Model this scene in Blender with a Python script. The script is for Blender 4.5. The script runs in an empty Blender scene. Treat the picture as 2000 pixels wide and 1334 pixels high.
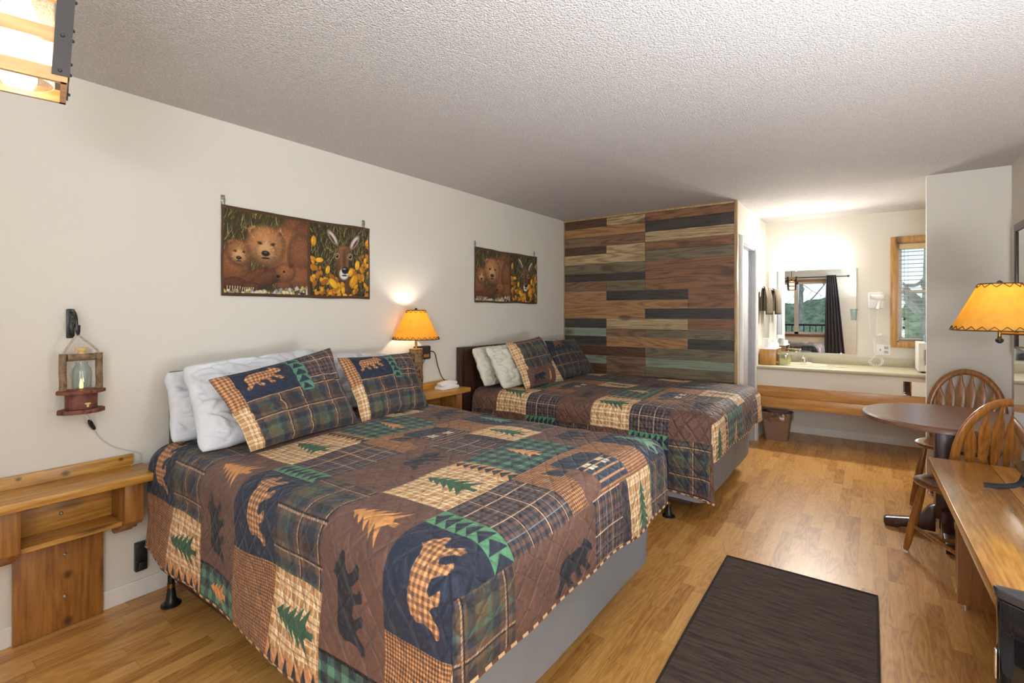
import bpy, bmesh, math, random
import numpy as np
from mathutils import Vector, Matrix, noise
R = math.radians
sc = bpy.context.scene
COL = sc.collection
random.seed(7)

# ------------------------------------------------------------------ camera
YAW = math.atan2(705, 975)
cam = bpy.data.objects.new('camera', bpy.data.cameras.new('camera'))
COL.objects.link(cam)
cam.location = (2.904, 0, 1.385)
cam.rotation_euler = (R(90), 0, YAW)
cam.data.sensor_width = 36
cam.data.lens = 975 / 2000 * 36
cam.data.shift_y = -57 / 2000
cam.data.clip_start = 0.02
sc.camera = cam

# ------------------------------------------------------------------ view, world, lights
sc.view_settings.view_transform = 'Standard'
sc.view_settings.look = 'None'
sc.view_settings.exposure = 0.0
sc.view_settings.gamma = 1
sc.view_settings.use_curve_mapping = False
sc.cycles.use_denoising = True
sc.cycles.max_bounces = 10
sc.cycles.diffuse_bounces = 6
sc.cycles.glossy_bounces = 5
sc.cycles.transparent_max_bounces = 16
sc.cycles.sample_clamp_indirect = 6
sc.cycles.caustics_reflective = False
sc.cycles.caustics_refractive = False

W = bpy.data.worlds.new('world'); sc.world = W; W.use_nodes = True
wn = W.node_tree; wn.nodes.clear()
wo = wn.nodes.new('ShaderNodeOutputWorld'); wb = wn.nodes.new('ShaderNodeBackground')
sky = wn.nodes.new('ShaderNodeTexSky'); sky.sky_type = 'HOSEK_WILKIE'
sky.sun_direction = Vector((0.5, 0.5, 0.62)).normalized(); sky.turbidity = 3.0; sky.ground_albedo = 0.4
wn.links.new(sky.outputs[0], wb.inputs[0]); wn.links.new(wb.outputs[0], wo.inputs[0])
wb.inputs[1].default_value = 6.0

def light(name, kind, loc, power, color=(1, 1, 1), size=.1, size_y=None, rot=None):
    d = bpy.data.lights.new(name, kind); d.energy = power; d.color = color
    if kind == 'AREA':
        d.size = size
        if size_y: d.shape = 'RECTANGLE'; d.size_y = size_y
    elif kind == 'SUN': d.angle = size
    else: d.shadow_soft_size = size
    o = bpy.data.objects.new(name, d); COL.objects.link(o); o.location = loc
    if rot: o.rotation_euler = rot
    return o
# soft daylight entering by the big window behind the camera; the area lights are added fill
light('daylight_window', 'SUN', (1.3, -4, 3), 1.2, (.93, .96, 1.0), R(80), rot=(R(62), 0, R(-6)))
light('added_back_fill', 'AREA', (3.13, -.93, 1.25), 36, (.90, .95, 1), .8, 1.9, rot=(R(90), 0, 0))  # added fill just inside the back wall, in front of the added door
light('added_ceiling_fill', 'AREA', (3.25, -.55, 1.55), 66, (.86, .93, 1), .45, .45, rot=(R(158), 0, R(8)))  # added upward fill behind the camera to brighten the ceiling, no lamp there
light('added_side_uplight', 'AREA', (3.45, 1.15, .95), 56, (.86, .93, 1), .4, .4, rot=(R(156), R(-14), 0))  # added out-of-view uplight on the right, lifts the mid-room ceiling without a fixture

# ------------------------------------------------------------------ helpers
def lin(c):
    return tuple((x / 12.92 if x <= .04045 else ((x + .055) / 1.055) ** 2.4) for x in c)
def s8(r, g, b): return lin((r / 255, g / 255, b / 255))

class MB:
    def __init__(s): s.bm = bmesh.new(); s.uv = None
    def box(s, x0, x1, y0, y1, z0, z1, bevel=0, mi=0, M=None, seg=2):
        b = bmesh.new(); bmesh.ops.create_cube(b, size=1)
        for v in b.verts:
            v.co = Vector(((x0 + x1) / 2 + v.co.x * (x1 - x0), (y0 + y1) / 2 + v.co.y * (y1 - y0), (z0 + z1) / 2 + v.co.z * (z1 - z0)))
        if bevel: bmesh.ops.bevel(b, geom=b.edges[:], offset=bevel, segments=seg, affect='EDGES', profile=.5)
        return s.add(b, mi, M)
    def add(s, b, mi=0, M=None):
        if M is not None: b.transform(M)
        m = bpy.data.meshes.new('t'); 
        for f in b.faces: f.material_index = mi
        b.to_mesh(m); b.free(); s.bm.from_mesh(m); bpy.data.meshes.remove(m); return s
    def lathe(s, prof, at=(0, 0, 0), n=32, M=None, mi=0, axis=None):
        b = bmesh.new(); rings = []
        for r, z in prof:
            rings.append([b.verts.new((max(r, 1e-5) * math.cos(2 * math.pi * i / n), max(r, 1e-5) * math.sin(2 * math.pi * i / n), z)) for i in range(n)])
        for a, c in zip(rings, rings[1:]):
            for i in range(n): b.faces.new((a[i], a[(i + 1) % n], c[(i + 1) % n], c[i]))
        bmesh.ops.remove_doubles(b, verts=b.verts[:], dist=2e-5)
        bmesh.ops.recalc_face_normals(b, faces=b.faces[:])
        T = Matrix.Translation(at)
        if axis is not None: T = T @ Vector(axis).to_track_quat('Z', 'Y').to_matrix().to_4x4()
        b.transform(T)
        return s.add(b, mi, M)
    def rod(s, p, q, r0, r1=None, n=16, mi=0):
        p, q = Vector(p), Vector(q); L = (q - p).length
        r1 = r0 if r1 is None else r1
        return s.lathe([(0, 0), (r0, 0), (r1, L), (0, L)], p, n, None, mi, q - p)
    def tube(s, pts, r, n=8, mi=0, closed=False, smooth=0, flat=None):
        P = [Vector(p) for p in pts]
        for _ in range(smooth):
            Q = []
            m = len(P)
            rng = range(m) if closed else range(m - 1)
            if not closed: Q.append(P[0])
            for i in rng:
                a, c = P[i], P[(i + 1) % m]
                Q += [a * .75 + c * .25, a * .25 + c * .75]
            if not closed: Q.append(P[-1])
            P = Q
        b = bmesh.new(); rings = []; N = None; m = len(P)
        for i in range(m):
            if closed: t = (P[(i + 1) % m] - P[i - 1]).normalized()
            else: t = (P[min(i + 1, m - 1)] - P[max(i - 1, 0)]).normalized()
            if N is None:
                N = t.orthogonal().normalized() if flat is None else (Vector(flat) - t * t.dot(Vector(flat))).normalized()
            N = (N - t * N.dot(t)).normalized(); B = t.cross(N)
            rr = r(i / max(m - 1, 1)) if callable(r) else r
            if isinstance(rr, tuple): ra, rb = rr
            else: ra = rb = rr
            rings.append([b.verts.new(P[i] + N * math.cos(2 * math.pi * k / n) * ra + B * math.sin(2 * math.pi * k / n) * rb) for k in range(n)])
        for i in range(m if closed else m - 1):
            a, c = rings[i], rings[(i + 1) % m]
            for k in range(n): b.faces.new((a[k], a[(k + 1) % n], c[(k + 1) % n], c[k]))
        if not closed:
            b.faces.new(rings[0][::-1]); b.faces.new(rings[-1])
        bmesh.ops.recalc_face_normals(b, faces=b.faces[:])
        return s.add(b, mi)
    def prism(s, poly, h, M=None, mi=0, bevel=0):
        b = bmesh.new(); vs = [b.verts.new((x, y, 0)) for x, y in poly]; f = b.faces.new(vs)
        g = bmesh.ops.extrude_face_region(b, geom=[f])
        bmesh.ops.translate(b, verts=[v for v in g['geom'] if isinstance(v, bmesh.types.BMVert)], vec=(0, 0, h))
        bmesh.ops.recalc_face_normals(b, faces=b.faces[:])
        if bevel: bmesh.ops.bevel(b, geom=b.edges[:], offset=bevel, segments=2, affect='EDGES', profile=.5)
        return s.add(b, mi, M)
    def build(s, name, mats, parent=None, smooth=30):
        me = bpy.data.meshes.new(name); s.bm.to_mesh(me); s.bm.free()
        return link(name, me, mats, parent, smooth)

def link(name, me, mats, parent=None, smooth=30):
    o = bpy.data.objects.new(name, me); COL.objects.link(o)
    for m in (mats if isinstance(mats, (list, tuple)) else [mats]): me.materials.append(m)
    if smooth:
        for p in me.polygons: p.use_smooth = True
        try: me.set_sharp_from_angle(angle=R(smooth))
        except Exception: pass
    if parent is not None:
        o.parent = parent; o.matrix_parent_inverse = Matrix.Translation(-parent.location) if parent.rotation_euler.z == 0 and parent.parent is None else Matrix()
    return o
def tag(o, label, cat, group=None, kind=None):
    o['label'] = label; o['category'] = cat
    if group: o['group'] = group
    if kind: o['kind'] = kind
    return o
def thing(name, label, cat, loc=(0, 0, 0), group=None):
    o = bpy.data.objects.new(name, None); COL.objects.link(o); o.location = loc; o.empty_display_size = .05
    return tag(o, label, cat, group)
def struct(o): o['kind'] = 'structure'; return o
def copy_tree(o, parent=None):
    c = o.copy(); COL.objects.link(c)
    if parent is not None: c.parent = parent
    for ch in list(o.children): copy_tree(ch, c)
    return c
def grid_mesh(fn, nu, nv, uvfn=None, thick=0):
    verts = [fn(i / nu, j / nv) for j in range(nv + 1) for i in range(nu + 1)]
    faces = [(j * (nu + 1) + i, j * (nu + 1) + i + 1, (j + 1) * (nu + 1) + i + 1, (j + 1) * (nu + 1) + i) for j in range(nv) for i in range(nu)]
    me = bpy.data.meshes.new('g'); me.from_pydata([tuple(v) for v in verts], [], faces)
    if uvfn:
        uvl = me.uv_layers.new(name='UVMap')
        co = [uvfn(i / nu, j / nv) for j in range(nv + 1) for i in range(nu + 1)]
        arr = np.array([co[l.vertex_index] for l in me.loops], dtype=np.float32).ravel()
        uvl.data.foreach_set('uv', arr)
    return me

# ------------------------------------------------------------------ materials
def newmat(name):
    m = bpy.data.materials.new(name); m.use_nodes = True
    nt = m.node_tree; b = nt.nodes['Principled BSDF']; return m, nt, b
def N(nt, t, **k):
    n = nt.nodes.new(t)
    for a, v in k.items():
        if a.startswith('i_'):
            n.inputs[a[2:].replace('_', ' ')].default_value = v
        else: setattr(n, a, v)
    return n
def ramp(nt, stops):
    r = nt.nodes.new('ShaderNodeValToRGB'); e = r.color_ramp.elements
    while len(e) < len(stops): e.new(.5)
    for i, (p, c) in enumerate(stops): e[i].position = p; e[i].color = (*c, 1)
    return r
def bump(nt, b, h, strength=.3, dist=.005):
    bp = N(nt, 'ShaderNodeBump'); bp.inputs['Strength'].default_value = strength; bp.inputs['Distance'].default_value = dist
    nt.links.new(h, bp.inputs['Height']); nt.links.new(bp.outputs[0], b.inputs['Normal']); return bp
def plain(name, c, rough=.5, metal=0, var=.06, bscale=0, bstr=.1, scale=6, coat=0, **kw):
    m, nt, b = newmat(name)
    tc = N(nt, 'ShaderNodeTexCoord'); n1 = N(nt, 'ShaderNodeTexNoise'); n1.inputs['Scale'].default_value = scale; n1.inputs['Detail'].default_value = 4
    nt.links.new(tc.outputs['Object'], n1.inputs['Vector'])
    r = ramp(nt, [(.3, tuple(x * (1 - var) for x in c)), (.7, tuple(min(1, x * (1 + var)) for x in c))])
    nt.links.new(n1.outputs['Fac'], r.inputs[0]); nt.links.new(r.outputs[0], b.inputs['Base Color'])
    b.inputs['Roughness'].default_value = rough; b.inputs['Metallic'].default_value = metal
    b.inputs['Coat Weight'].default_value = coat
    if bscale:
        n2 = N(nt, 'ShaderNodeTexNoise'); n2.inputs['Scale'].default_value = bscale; n2.inputs['Detail'].default_value = 3
        nt.links.new(tc.outputs['Object'], n2.inputs['Vector']); bump(nt, b, n2.outputs['Fac'], bstr, .01)
    for k, v in kw.items(): b.inputs[k.replace('_', ' ')].default_value = v
    return m
def wood(name, c1, c2, axis='Y', rough=.35, scale=1.0, knots=True, coat=.2, dark=(.06, .03, .015), rings=.17, spots=()):
    m, nt, b = newmat(name)
    tc = N(nt, 'ShaderNodeTexCoord'); mp = N(nt, 'ShaderNodeMapping')
    st = {'X': (1.2, 14, 14), 'Y': (14, 1.2, 14), 'Z': (14, 14, 1.2)}[axis]
    mp.inputs['Scale'].default_value = tuple(x * scale for x in st)
    nt.links.new(tc.outputs['Object'], mp.inputs[0])
    n0 = N(nt, 'ShaderNodeTexNoise'); n0.inputs['Scale'].default_value = .45; n0.inputs['Detail'].default_value = 1.5; n0.inputs['Distortion'].default_value = .3
    nt.links.new(mp.outputs[0], n0.inputs['Vector'])
    mm = N(nt, 'ShaderNodeMath', operation='MULTIPLY'); mm.inputs[1].default_value = 26; nt.links.new(n0.outputs['Fac'], mm.inputs[0])
    fr = N(nt, 'ShaderNodeMath', operation='PINGPONG'); fr.inputs[1].default_value = 1; nt.links.new(mm.outputs[0], fr.inputs[0])
    n1 = N(nt, 'ShaderNodeTexNoise'); n1.inputs['Scale'].default_value = 5.5; n1.inputs['Detail'].default_value = 7; n1.inputs['Roughness'].default_value = .62
    nt.links.new(mp.outputs[0], n1.inputs['Vector'])
    ad = N(nt, 'ShaderNodeMath', operation='MULTIPLY_ADD'); ad.inputs[1].default_value = rings
    nt.links.new(fr.outputs[0], ad.inputs[0])
    sb = N(nt, 'ShaderNodeMath', operation='MULTIPLY'); sb.inputs[1].default_value = .78; nt.links.new(n1.outputs['Fac'], sb.inputs[0]); nt.links.new(sb.outputs[0], ad.inputs[2])
    r = ramp(nt, [(.30, c2), (.64, c1)]); nt.links.new(ad.outputs[0], r.inputs[0])
    col = r.outputs[0]
    if knots:
        mp2 = N(nt, 'ShaderNodeMapping'); s2 = {'X': (2.5, 6, 6), 'Y': (6, 2.5, 6), 'Z': (6, 6, 2.5)}[axis]; mp2.inputs['Scale'].default_value = s2
        nt.links.new(tc.outputs['Object'], mp2.inputs[0])
        vo = N(nt, 'ShaderNodeTexVoronoi'); vo.inputs['Scale'].default_value = .8; nt.links.new(mp2.outputs[0], vo.inputs['Vector'])
        kr = ramp(nt, [(.0, (1, 1, 1)), (.10, (1, 1, 1)), (.17, (0, 0, 0))]); kr.color_ramp.elements[1].position = .10; kr.color_ramp.elements[2].position = .20
        nt.links.new(vo.outputs['Distance'], kr.inputs[0])
        mx = N(nt, 'ShaderNodeMix', data_type='RGBA'); mx.inputs['B'].default_value = (*dark, 1)
        mlt = N(nt, 'ShaderNodeMath', operation='MULTIPLY'); mlt.inputs[1].default_value = .75; nt.links.new(kr.outputs[0], mlt.inputs[0])
        nt.links.new(mlt.outputs[0], mx.inputs['Factor']); nt.links.new(col, mx.inputs['A']); col = mx.outputs['Result']
    for kp, kr_ in spots:   # single knots in the timber
        vd = N(nt, 'ShaderNodeVectorMath', operation='SUBTRACT'); vd.inputs[1].default_value = kp; nt.links.new(tc.outputs['Object'], vd.inputs[0])
        vm = N(nt, 'ShaderNodeVectorMath', operation='MULTIPLY'); vm.inputs[1].default_value = (.3, 1, .8) if axis == 'Z' else (.3, .8, 1); nt.links.new(vd.outputs[0], vm.inputs[0])
        vl = N(nt, 'ShaderNodeVectorMath', operation='LENGTH'); nt.links.new(vm.outputs[0], vl.inputs[0])
        jit = N(nt, 'ShaderNodeMath', operation='MULTIPLY_ADD'); jit.inputs[1].default_value = -kr_ * .8; nt.links.new(n1.outputs['Fac'], jit.inputs[0]); nt.links.new(vl.outputs['Value'], jit.inputs[2])
        mr_ = N(nt, 'ShaderNodeMapRange'); mr_.inputs['From Min'].default_value = kr_ * 1.5; mr_.inputs['From Max'].default_value = kr_ * .1; mr_.inputs['To Max'].default_value = .9; nt.links.new(jit.outputs[0], mr_.inputs['Value'])
        mk = N(nt, 'ShaderNodeMix', data_type='RGBA'); mk.inputs['B'].default_value = (*dark, 1); nt.links.new(mr_.outputs[0], mk.inputs['Factor']); nt.links.new(col, mk.inputs['A']); col = mk.outputs['Result']
    nt.links.new(col, b.inputs['Base Color'])
    b.inputs['Roughness'].default_value = rough; b.inputs['Coat Weight'].default_value = coat; b.inputs['Coat Roughness'].default_value = .2
    bump(nt, b, n1.outputs['Fac'], .12, .004)
    return m
def emit(name, c, s):
    m, nt, b = newmat(name); b.inputs['Base Color'].default_value = (*c, 1)
    b.inputs['Emission Color'].default_value = (*c, 1); b.inputs['Emission Strength'].default_value = s; return m
def thin_glass(name, tint=(.96, .98, .97), gl=.08):
    m, nt, b = newmat(name); nt.nodes.remove(b); out = nt.nodes['Material Output']
    t = N(nt, 'ShaderNodeBsdfTransparent'); t.inputs[0].default_value = (*tint, 1)
    g = N(nt, 'ShaderNodeBsdfGlossy'); g.inputs['Roughness'].default_value = .02
    lw = N(nt, 'ShaderNodeLayerWeight'); lw.inputs['Blend'].default_value = .15
    mr = N(nt, 'ShaderNodeMath', operation='MULTIPLY_ADD'); mr.inputs[1].default_value = .6; mr.inputs[2].default_value = gl * .4
    nt.links.new(lw.outputs['Facing'], mr.inputs[0])
    mx = N(nt, 'ShaderNodeMixShader'); nt.links.new(mr.outputs[0], mx.inputs[0]); nt.links.new(t.outputs[0], mx.inputs[1]); nt.links.new(g.outputs[0], mx.inputs[2])
    nt.links.new(mx.outputs[0], out.inputs[0]); return m

# image drawn in the script with numpy (nothing is loaded)
def make_image(name, rgb, data=False):
    h, w = rgb.shape[:2]
    im = bpy.data.images.new(name, w, h, alpha=False)
    if data: im.colorspace_settings.name = 'Non-Color'
    a = np.ones((h, w, 4), np.float32); a[..., :3] = np.clip(rgb, 0, 1); im.pixels.foreach_set(a.ravel()); im.update(); im.pack(); return im
def cloth_mat(name, im, him=None, rough=.75, bstr=.6, bdist=.006, micro=180):
    m, nt, b = newmat(name)
    ti = N(nt, 'ShaderNodeTexImage', image=im, extension='EXTEND'); nt.links.new(ti.outputs[0], b.inputs['Base Color'])
    b.inputs['Roughness'].default_value = rough; b.inputs['Sheen Weight'].default_value = .08
    if him:
        th = N(nt, 'ShaderNodeTexImage', image=him, extension='EXTEND'); bump(nt, b, th.outputs[0], bstr, bdist)
    return m
rng = np.random.default_rng(5)
def smooth_noise(h, w, cell, seed=0):
    r = np.random.default_rng(seed); gh, gw = int(h / cell) + 3, int(w / cell) + 3
    g = r.random((gh, gw)); y = np.arange(h) / cell; x = np.arange(w) / cell
    yi = y.astype(int); xi = x.astype(int); fy = (y - yi)[:, None]; fx = (x - xi)[None]
    fy = fy * fy * (3 - 2 * fy); fx = fx * fx * (3 - 2 * fx)
    return (g[yi][:, xi] * (1 - fy) * (1 - fx) + g[yi + 1][:, xi] * fy * (1 - fx) + g[yi][:, xi + 1] * (1 - fy) * fx + g[yi + 1][:, xi + 1] * fy * fx)
C = lambda r, g, b: np.array([r, g, b]) / 255.
class Canvas:
    """u runs right, v runs up, in metres; row 0 is the bottom"""
    def __init__(s, u0, u1, v0, v1, px):
        s.u0, s.v0, s.px = u0, v0, px
        s.w, s.h = int((u1 - u0) / px), int((v1 - v0) / px); s.u1, s.v1 = u0 + s.w * px, v0 + s.h * px
        s.a = np.zeros((s.h, s.w, 3), np.float32)
        s.U, s.V = np.meshgrid(s.u0 + (np.arange(s.w) + .5) * px, s.v0 + (np.arange(s.h) + .5) * px)
    def sl(s, u0, u1, v0, v1):
        i0, i1 = max(0, int(round((u0 - s.u0) / s.px))), min(s.w, int(round((u1 - s.u0) / s.px)))
        j0, j1 = max(0, int(round((v0 - s.v0) / s.px))), min(s.h, int(round((v1 - s.v0) / s.px)))
        return (slice(j0, max(j0, j1)), slice(i0, max(i0, i1)))
    def rect(s, u0, u1, v0, v1, pat):
        q = s.sl(u0, u1, v0, v1)
        if q[0].stop > q[0].start and q[1].stop > q[1].start:
            s.a[q] = pat(s.U[q], s.V[q]) if callable(pat) else pat
    def poly(s, pts, pat):
        P = np.array(pts); q = s.sl(P[:, 0].min(), P[:, 0].max() + s.px, P[:, 1].min(), P[:, 1].max() + s.px)
        if q[0].stop <= q[0].start or q[1].stop <= q[1].start: return
        U, V = s.U[q], s.V[q]; ins = np.zeros(U.shape, bool); n = len(P)
        for i in range(n):
            x1, y1 = P[i]; x2, y2 = P[(i + 1) % n]
            if y1 == y2: continue
            ins ^= ((y1 > V) != (y2 > V)) & (U < (x2 - x1) * (V - y1) / (y2 - y1) + x1)
        col = pat(U, V) if callable(pat) else np.broadcast_to(pat, U.shape + (3,))
        t = s.a[q]; t[ins] = col[ins]
    def ell(s, cu, cv, a, b, col, ang=0, soft=.15, alpha=1):
        m = max(a, b) * (1 + soft); q = s.sl(cu - m, cu + m, cv - m, cv + m)
        if q[0].stop <= q[0].start or q[1].stop <= q[1].start: return
        U, V = s.U[q] - cu, s.V[q] - cv; c, n = math.cos(ang), math.sin(ang)
        d = np.sqrt(((U * c + V * n) / a) ** 2 + ((-U * n + V * c) / b) ** 2)
        k = (np.clip((1 + soft - d) / max(soft * 2, 1e-3), 0, 1) * alpha)[..., None]
        s.a[q] = s.a[q] * (1 - k) + np.asarray(col) * k
    def line(s, p, q_, wid, col, alpha=1):
        (x1, y1), (x2, y2) = p, q_; q = s.sl(min(x1, x2) - wid, max(x1, x2) + wid, min(y1, y2) - wid, max(y1, y2) + wid)
        if q[0].stop <= q[0].start or q[1].stop <= q[1].start: return
        U, V = s.U[q], s.V[q]; L = max((x2 - x1) ** 2 + (y2 - y1) ** 2, 1e-9)
        t = np.clip(((U - x1) * (x2 - x1) + (V - y1) * (y2 - y1)) / L, 0, 1)
        d = np.hypot(U - x1 - t * (x2 - x1), V - y1 - t * (y2 - y1))
        k = (np.clip((wid * (1 - .6 * t) - d) / s.px, 0, 1) * alpha)[..., None]
        s.a[q] = s.a[q] * (1 - k) + np.asarray(col) * k
# ---- fabric patterns
def twill(U, V): return ((((U + V) / .0042) % 1) < .5)
def checks(c1, c2, p, soft=1.0):
    mid = (c1 + c2) / 2
    def f(U, V):
        a = (U / p % 1) < .5; b = (V / p % 1) < .5
        out = np.where((a & b)[..., None], c2, np.where((a | b)[..., None], mid, c1)); return out
    return f
BROWN = C(104, 72, 60); NAVY = C(31, 40, 60); BLK = C(28, 30, 42); ORG = C(218, 150, 84); GRN = C(52, 92, 66)
ging = checks(C(214, 150, 92), C(78, 52, 42), .0115)
ging_fine = checks(C(186, 132, 86), C(84, 56, 44), .0105)
ging_bear = checks(C(222, 160, 104), C(112, 76, 56), .019)
ging_dk = checks(C(158, 106, 72), C(62, 42, 36), .012)
def brown(U, V): return np.broadcast_to(BROWN, U.shape + (3,)) * (1 + .05 * np.sin(U * 37)[..., None] * np.sin(V * 29)[..., None])
def navy(U, V): return np.broadcast_to(NAVY, U.shape + (3,))
buffalo0 = checks(C(88, 134, 108), C(32, 44, 56), .064)
buffalo = buffalo0
def tanplaid(U, V):
    o = checks(C(238, 206, 158), C(184, 132, 82), .056)(U, V)
    for X in (U, V):
        l = ((X / .028 + .1) % 1 < .14); o = np.where(l[..., None], o * .3 + C(250, 232, 200) * .7, o)
        l = ((X / .056 + .33) % 1 < .07); o = np.where(l[..., None], o * .45 + C(140, 90, 55) * .55, o)
    return o
def gridplaid(U, V):
    o = checks(C(112, 80, 66), C(34, 38, 52), .026)(U, V)
    for X in (U, V):
        l = ((X / .105) % 1 < .035); o = np.where(l[..., None], C(220, 186, 150), o)
        l = ((X / .105 + .45) % 1 < .02); o = np.where(l[..., None], C(120, 130, 145), o)
    return o
def tartan(U, V):
    def band(X):
        t = (X / .29) % 1
        base = np.zeros(X.shape + (3,)) + C(98, 70, 60)
        for a, b, c in ((0, .12, C(40, 50, 66)), (.12, .26, C(104, 76, 64)), (.26, .36, C(46, 48, 58)), (.36, .52, C(98, 88, 66)), (.53, .585, C(70, 112, 96)), (.60, .70, C(40, 54, 68)), (.70, .88, C(112, 82, 70)), (.88, 1.01, C(60, 46, 46))):
            k = (t >= a) & (t < b); base[k] = c
        return base, t
    a, ta = band(U); b, tb = band(V + .07)
    o = np.where(twill(U, V)[..., None], a * .65 + b * .35, b * .65 + a * .35)
    for t in (ta, tb):
        for p0 in (.19, .79):
            o = np.where((np.abs(t - p0) < .011)[..., None], np.where(twill(U, V)[..., None], C(236, 196, 150), C(90, 62, 50)), o)
            o = np.where((np.abs(t - p0 - .022) < .009)[..., None], C(26, 28, 34), o)
    return o * .96
def bear_pts(u0, v0, L=.24, H=None):
    # head towards +v, feet towards +u ; (u0, v0) = rear foot corner
    s = [(.02, .26), (0, .38), (.05, .49), (.18, .555), (.35, .545), (.5, .57), (.62, .56), (.70, .60), (.735, .665), (.78, .62), (.84, .60), (.9, .53), (1.0, .45), (.99, .39), (.9, .365), (.83, .35), (.79, .29), (.85, .18), (.93, .11), (.90, .05), (.80, .06), (.72, .16), (.655, .24), (.60, .21), (.62, .1), (.68, .04), (.64, -.01), (.54, 0), (.50, .12), (.46, .20), (.35, .22), (.31, .17), (.35, .09), (.40, .03), (.36, -.01), (.26, .0), (.22, .1), (.17, .15), (.10, .08), (.03, -.02), (-.07, -.03), (-.09, .03), (-.01, .12)]
    return [(u0 - b * L * .88, v0 + a * L) for a, b in s]
def tree_pts(u0, v0, L=.21, Wd=.075, n=5):
    # tip at (u0, v0), base towards +u
    up, dn = [(0, 0)], []
    for k in range(1, n + 1):
        t = k / n; w = Wd * (.25 + .75 * t)
        up += [(t * L * .98, w), (t * L * .86, w * .30)]
        dn += [(t * L * .93 + .006, -w * .95), (t * L * .84, -w * .28)]
    up += [(L * .9, .010), (L * 1.06, .012)]; dn += [(L * .9, -.010), (L * 1.06, -.012)]
    return [(u0 + a, v0 + b) for a, b in up] + [(u0 + a, v0 + b) for a, b in dn[::-1]]
def tri_strip(cv, u0, u1, v0, v1, n, ca, cb, vert=False, up=False):
    cv.rect(u0, u1, v0, v1, ca)
    for k in range(n):
        a, b = k / n, (k + 1) / n
        if vert: va, vb = v0 + (v1 - v0) * a, v0 + (v1 - v0) * b; cv.poly([(u0 + .08 * (u1 - u0), va), (u0 + .08 * (u1 - u0), vb), (u1 - .1 * (u1 - u0), (va + vb) / 2)], cb)
        else: ua, ub = u0 + (u1 - u0) * a, u0 + (u1 - u0) * b; cv.poly([(ub, v0 + .03 * (v1 - v0)), (ub, v1 - .03 * (v1 - v0)), (ua + .10 * (ub - ua), (v0 + v1) / 2)], cb) if not up else cv.poly([(ua, v0), (ub, v0), ((ua + ub) / 2, v1)], cb)
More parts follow.
